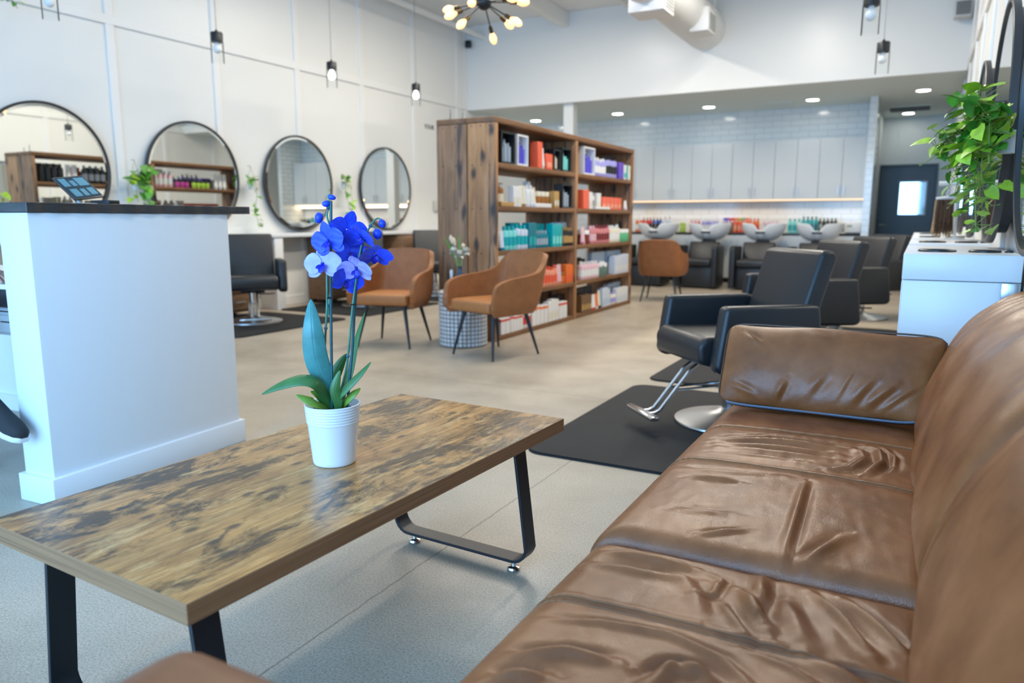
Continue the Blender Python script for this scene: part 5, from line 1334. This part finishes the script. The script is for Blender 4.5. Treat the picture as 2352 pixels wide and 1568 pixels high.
def cushion(name, x0, x1, y0, y1, zt, r, H, folds, seams, seed, n=(150, 210), crown=.018, w=.014, amp=.008):
    xs, dx = prof1(x0, x1, r, H - r, n[0]); ys, dy = prof1(y0, y1, .045, H - .045, n[1])
    X, Y = np.meshgrid(xs, ys, indexing='ij'); DX, DY = np.meshgrid(dx, dy, indexing='ij')
    D = np.minimum(np.hypot(DX, DY), H)
    U = (X - (x0 + x1) / 2) / ((x1 - x0) / 2); W = (Y - (y0 + y1) / 2) / ((y1 - y0) / 2)
    top = np.clip(1 - D / .06, 0, 1)
    Z = zt - D + crown * (1 - np.abs(U) ** 3) * (1 - W ** 4)
    Hh = ripples(X, Y, folds, w, amp) + .0045 * smooth_noise(X, Y, 16, seed) + .0016 * smooth_noise(X * 1.6, Y, 55, seed + 1)
    for sy in seams: Hh += -.005 * np.exp(-((Y - sy) / .0045) ** 2) + .004 * np.exp(-((Y - sy - .014) / .010) ** 2) - .004 * np.exp(-((Y - sy) / .03) ** 2)
    Z = Z + Hh * top
    X = X - (Hh * .5) * (DX > r * .5)
    nu, nv = X.shape
    vs = np.stack([X - SO.x, Y - SO.y, Z - SO.z], -1).reshape(-1, 3)
    idx = np.arange(nu * nv).reshape(nu, nv)
    fs = np.stack([idx[:-1, :-1], idx[1:, :-1], idx[1:, 1:], idx[:-1, 1:]], -1).reshape(-1, 4)
    me = bpy.data.meshes.new(name); me.from_pydata(vs.tolist(), [], fs.tolist()); me.update()
    o = fin(name, me, LEATHER, sofa, sharp=0)
    if seams:                        # stitches follow the surface
        for sy in seams:
            bm = B()
            for off in ((-.008, .008) if name == 'seat_cushion' and sy < 1.3 else (.008,)):
                j = int(np.argmin(np.abs(ys - sy - off)))
                i = 0
                while i < nu - 1:
                    if D[i, j] < .05:
                        p = Vector((X[i, j], Y[i, j], Z[i, j] + .0006)) - SO; q = Vector((X[i + 1, j], Y[i + 1, j], Z[i + 1, j] + .0006)) - SO
                        tube(bm, [p, p.lerp(q, .75)], .0011, 4)
                    i += 1
            put('seam_stitching', bm, mat('stitch_tan', (.30, .17, .09), .6), o)
    return o
FAR = [[(-0.500,2.208),(-0.305,2.253),(-0.118,2.269)],[(-0.470,2.135),(-0.288,2.141),(-0.142,2.151)],[(-0.457,2.311),(-0.256,2.340),(-0.093,2.329)],[(-0.143,2.293),(-0.098,2.280),(-0.085,2.198),(-0.117,2.107),(-0.167,2.072)],
 [(-0.094,2.353),(-0.052,2.305),(-0.042,2.201),(-0.078,2.074)],[(-0.043,2.357),(-0.012,2.281),(-0.014,2.155)],[(-0.519,1.901),(-0.384,1.915),(-0.260,1.952)],[(-0.477,1.834),(-0.349,1.853)],[(-0.205,1.938),(-0.196,1.718),(-0.190,1.492)],
 [(-0.438,1.616),(-0.326,1.647)],[(-0.371,1.514),(-0.275,1.579)],[(-0.149,1.493),(-0.082,1.646)],[(-.48,2.17),(-.33,2.19),(-.15,2.21)],[(-.48,2.08),(-.35,2.09),(-.22,2.10)],[(-.46,2.26),(-.30,2.30),(-.13,2.30)]]
NEAR = [[(-0.527,1.379),(-0.421,1.371),(-0.336,1.380)],[(-0.557,1.311),(-0.417,1.304),(-0.306,1.328)],[(-0.318,1.379),(-0.280,1.358),(-0.282,1.298),(-0.315,1.271)],[(-0.219,1.429),(-0.206,1.340),(-0.198,1.255)],[(-0.242,1.330),(-0.206,1.268),(-0.171,1.213)],
 [(-0.263,1.268),(-0.224,1.208),(-0.190,1.162)],[(-0.170,1.340),(-0.138,1.271),(-0.108,1.192)],[(-0.129,1.400),(-0.069,1.308),(-0.011,1.213)],[(-0.077,1.400),(-0.016,1.321),(0.043,1.242)],[(-0.358,1.336),(-0.306,1.267),(-0.279,1.194)],
 [(-0.525,1.069),(-0.424,1.096),(-0.307,1.109),(-0.218,1.087),(-0.155,1.030)],[(-0.523,0.942),(-0.438,0.985),(-0.356,0.998)],[(-0.306,0.952),(-0.279,1.015),(-0.237,1.031),(-0.200,1.006)],[(-0.201,1.131),(-0.119,1.108),(-0.067,1.078)],
 [(-0.106,1.154),(-0.012,1.117)],[(-0.518,0.879),(-0.436,0.917)],[(-0.300,0.997),(-0.272,1.037),(-0.218,1.029)]]
cushion('seat_cushion', -.60, .12, 1.462, 2.815, .428, .085, .20, FAR, [2.395, 2.005], 3, (140, 230), w=.0125, amp=.011)
cushion('seat_cushion', -.60, .12, .505, 1.458, .410, .085, .20, NEAR, [1.158], 8, (150, 200), w=.0135, amp=.012)
def loft_back(name, y0, y1, seed, seam_end):
    pf = [(.075, .40), (.05, .45), (.053, .52), (.083, .62), (.116, .70), (.168, .785), (.232, .845), (.295, .878), (.335, .868), (.358, .82), (.366, .70), (.366, .45), (.34, .40), (.2, .385)]
    pc = spline([(x, 0, z) for x, z in pf + pf[:1]], 97)[:-1]; n = len(pc)
    nr = []
    for k in range(n):
        d = pc[(k + 1) % n] - pc[k - 1]; nr.append(Vector((-d.z, 0, d.x)).normalized())
    r = .075; ys = [y0 + r - r * math.cos(R(a)) for a in range(0, 90, 9)] + list(np.linspace(y0 + r, y1 - r, 90)) + [y1 - r + r * math.sin(R(a)) for a in range(9, 91, 9)]
    P = []; L = y1 - y0
    for y in ys:
        e = max(0, (y0 + r - y) / r, (y - (y1 - r)) / r); ins = .085 * (1 - math.sqrt(max(0, 1 - e * e)))
        cr = .016 * (1 - abs((y - (y0 + y1) / 2) / (L / 2)) ** 3); P.append([])
        for k in range(n):
            p = pc[k]; tpz = max(0, min(1, (p.z - .70) / .15)); front = 1 if k < n * .52 else 0
            wr = front * (tpz * (.005 if seed == 1 else .002) * math.sin(y * 58 + 2.5 * math.sin(y * 7 + seed) + p.x * 22) * (1 - e) * (.5 + .5 * math.sin(y * 5.3 + seed)) + .004 * math.sin(y * 13 + p.z * 9 + seed) + .0025 * math.sin(y * 19 - p.z * 21 + seed * 2))
            sm = -.006 * math.exp(-((y - seam_end) / .005) ** 2) * front
            q = p - nr[k] * (ins - cr - wr - sm) if True else p
            P[-1].append((q.x - SO.x, y - SO.y, q.z - SO.z))
    # make sure the normals used above point outwards
    bm = B(); g = grid(bm, P, closev=True); bm.faces.new(g[0]); bm.faces.new(g[-1][::-1])
    return put(name, bm, LEATHER, sofa, sharp=0), P, ys
for (a, c, sd, se) in ((1.415, 2.83, 1, 2.70), (.30, 1.43, 4, 1.30)):
    o, P, ys = loft_back('back_cushion', a, c, sd, se)
    j = int(np.argmin(np.abs(np.array(ys) - se))); bm = B(); tube(bm, [P[j][k] for k in range(2, 46)], .0013, 5); put('seam_stitching', bm, SEAM, o)
def pad(name, x0, y0, z0, x1, y1, z1, r, m=LEATHER):
    bm = B(); box(bm, x0 - SO.x, y0 - SO.y, z0, x1 - SO.x, y1 - SO.y, z1, r, 5); return put(name, bm, m, sofa, sharp=0)
arm1 = pad('armrest', -.585, 2.845, .09, .362, 3.07, .655, .055); arm2 = pad('armrest', -.685, .235, .09, .362, .50, .656, .05)
for a, y in ((arm1, 3.0), (arm2, .40)):
    bm = B(); tube(bm, [(-.53 - SO.x, y - SO.y, .6565), (.33 - SO.x, y - SO.y, .6565)], .0014, 5); put('seam_stitching', bm, SEAM, a)
pad('base', -.555, .30, .09, .36, 3.02, .235, .02)
for x in (-.5, .3):
    for y in (.34, 2.98):
        bm = B(); lathe(bm, [(0, 0), (.022, 0), (.028, .09), (0, .09)], 16, (x - SO.x, y - SO.y, 0)); put('foot', bm, BLACKM, sofa)

# ---- long pillow against the far arm
t = thing('bolster_pillow', 'long brown leather pillow leaning on the far sofa arm', 'pillow', (-.262, 2.63, .452), 0)
W2, H2, TH = .325, .152, .062
tilt = R(29)
def PL(u, v, w): return Vector((u + .022 * max(0, v / H2) * max(0, u / W2 + .2), v * math.sin(tilt) - w * math.cos(tilt), v * math.cos(tilt) + w * math.sin(tilt)))
def outline(a):   # rounded rectangle with soft corners
    ca, sa = math.cos(a), math.sin(a); k = (abs(ca) ** 9 + abs(sa) ** 9) ** (-1 / 9)
    return ca * k, sa * k
bm = B()
PF = [[(-.10,-.06),(-.13,-.13)],[(.02,-.02),(-.03,-.10)],[(.10,.0),(.06,-.11)],[(.16,-.02),(.10,-.12)],[(.22,-.04),(.15,-.12)],[(.28,-.04),(.2,-.12)],[(.30,.03),(.31,-.08)],[(-.28,-.09),(-.2,-.12)],[(-.26,.10),(-.2,.06)],[(-.05,.12),(.02,.09)]]
nu, nv = 120, 70
for side in (1, -1):
    U, Vv = np.meshgrid(np.linspace(-1, 1, nu), np.linspace(-1, 1, nv), indexing='ij')
    # square -> soft rectangle
    X = U * W2 * (1 - .035 * Vv ** 2 * (1 - U ** 2)) * 1.0; Y = Vv * H2 * (1 - .05 * (1 - Vv ** 2)) * (1 + .03 * np.cos(U * 5))
    rc = np.clip((np.abs(U) ** 10 + np.abs(Vv) ** 10), 1e-6, None); kk = np.where(rc > 1, rc ** (-.1), 1); X = X * kk; Y = Y * kk
    T = TH * np.clip(1 - np.abs(U) ** 5, 0, 1) ** .55 * np.clip(1 - np.abs(Vv) ** 2.6, 0, 1) ** .6
    if side > 0: T = T + (ripples(X, Y, PF, .012, .0055) + .003 * smooth_noise(X, Y, 28, 5) + .001 * smooth_noise(X, Y, 90, 7)) * np.clip((1 - np.maximum(np.abs(U), np.abs(Vv))) * 8, 0, 1)
    grid(bm, [[PL(X[i, j], Y[i, j] + H2, side * T[i, j] + TH * .15) for j in range(nv)] for i in range(nu)])
bmesh.ops.remove_doubles(bm, verts=bm.verts, dist=.0008)
put('cover', bm, LEATHER, t, sharp=0)
def rim(u, v, w=0):
    rc = max(1, abs(u) ** 10 + abs(v) ** 10) ** -.1
    return PL(u * W2 * rc * 1.003, v * H2 * rc * 1.003 + H2, TH * .15 + w)
pts = [(-1, -1 + 2 * k / 14) for k in range(14)] + [(-1 + 2 * k / 30, 1) for k in range(30)] + [(1, 1 - 2 * k / 14) for k in range(15)]
bm = B(); tube(bm, [rim(u, v, .004) for u, v in pts], .0035, 8); put('piping', bm, mat('piping_dark', (.06, .028, .014), .5), t)
bm = B(); grid(bm, [[rim(-.94 + 1.92 * k / 40, -1, w_) for w_ in (-.014, 0, .014)] for k in range(41)])
put('zipper_band', bm, mat('zip_grey', (.16, .20, .27), .7), t, sharp=0, mods=[('SOLIDIFY', dict(thickness=.004, offset=0))])
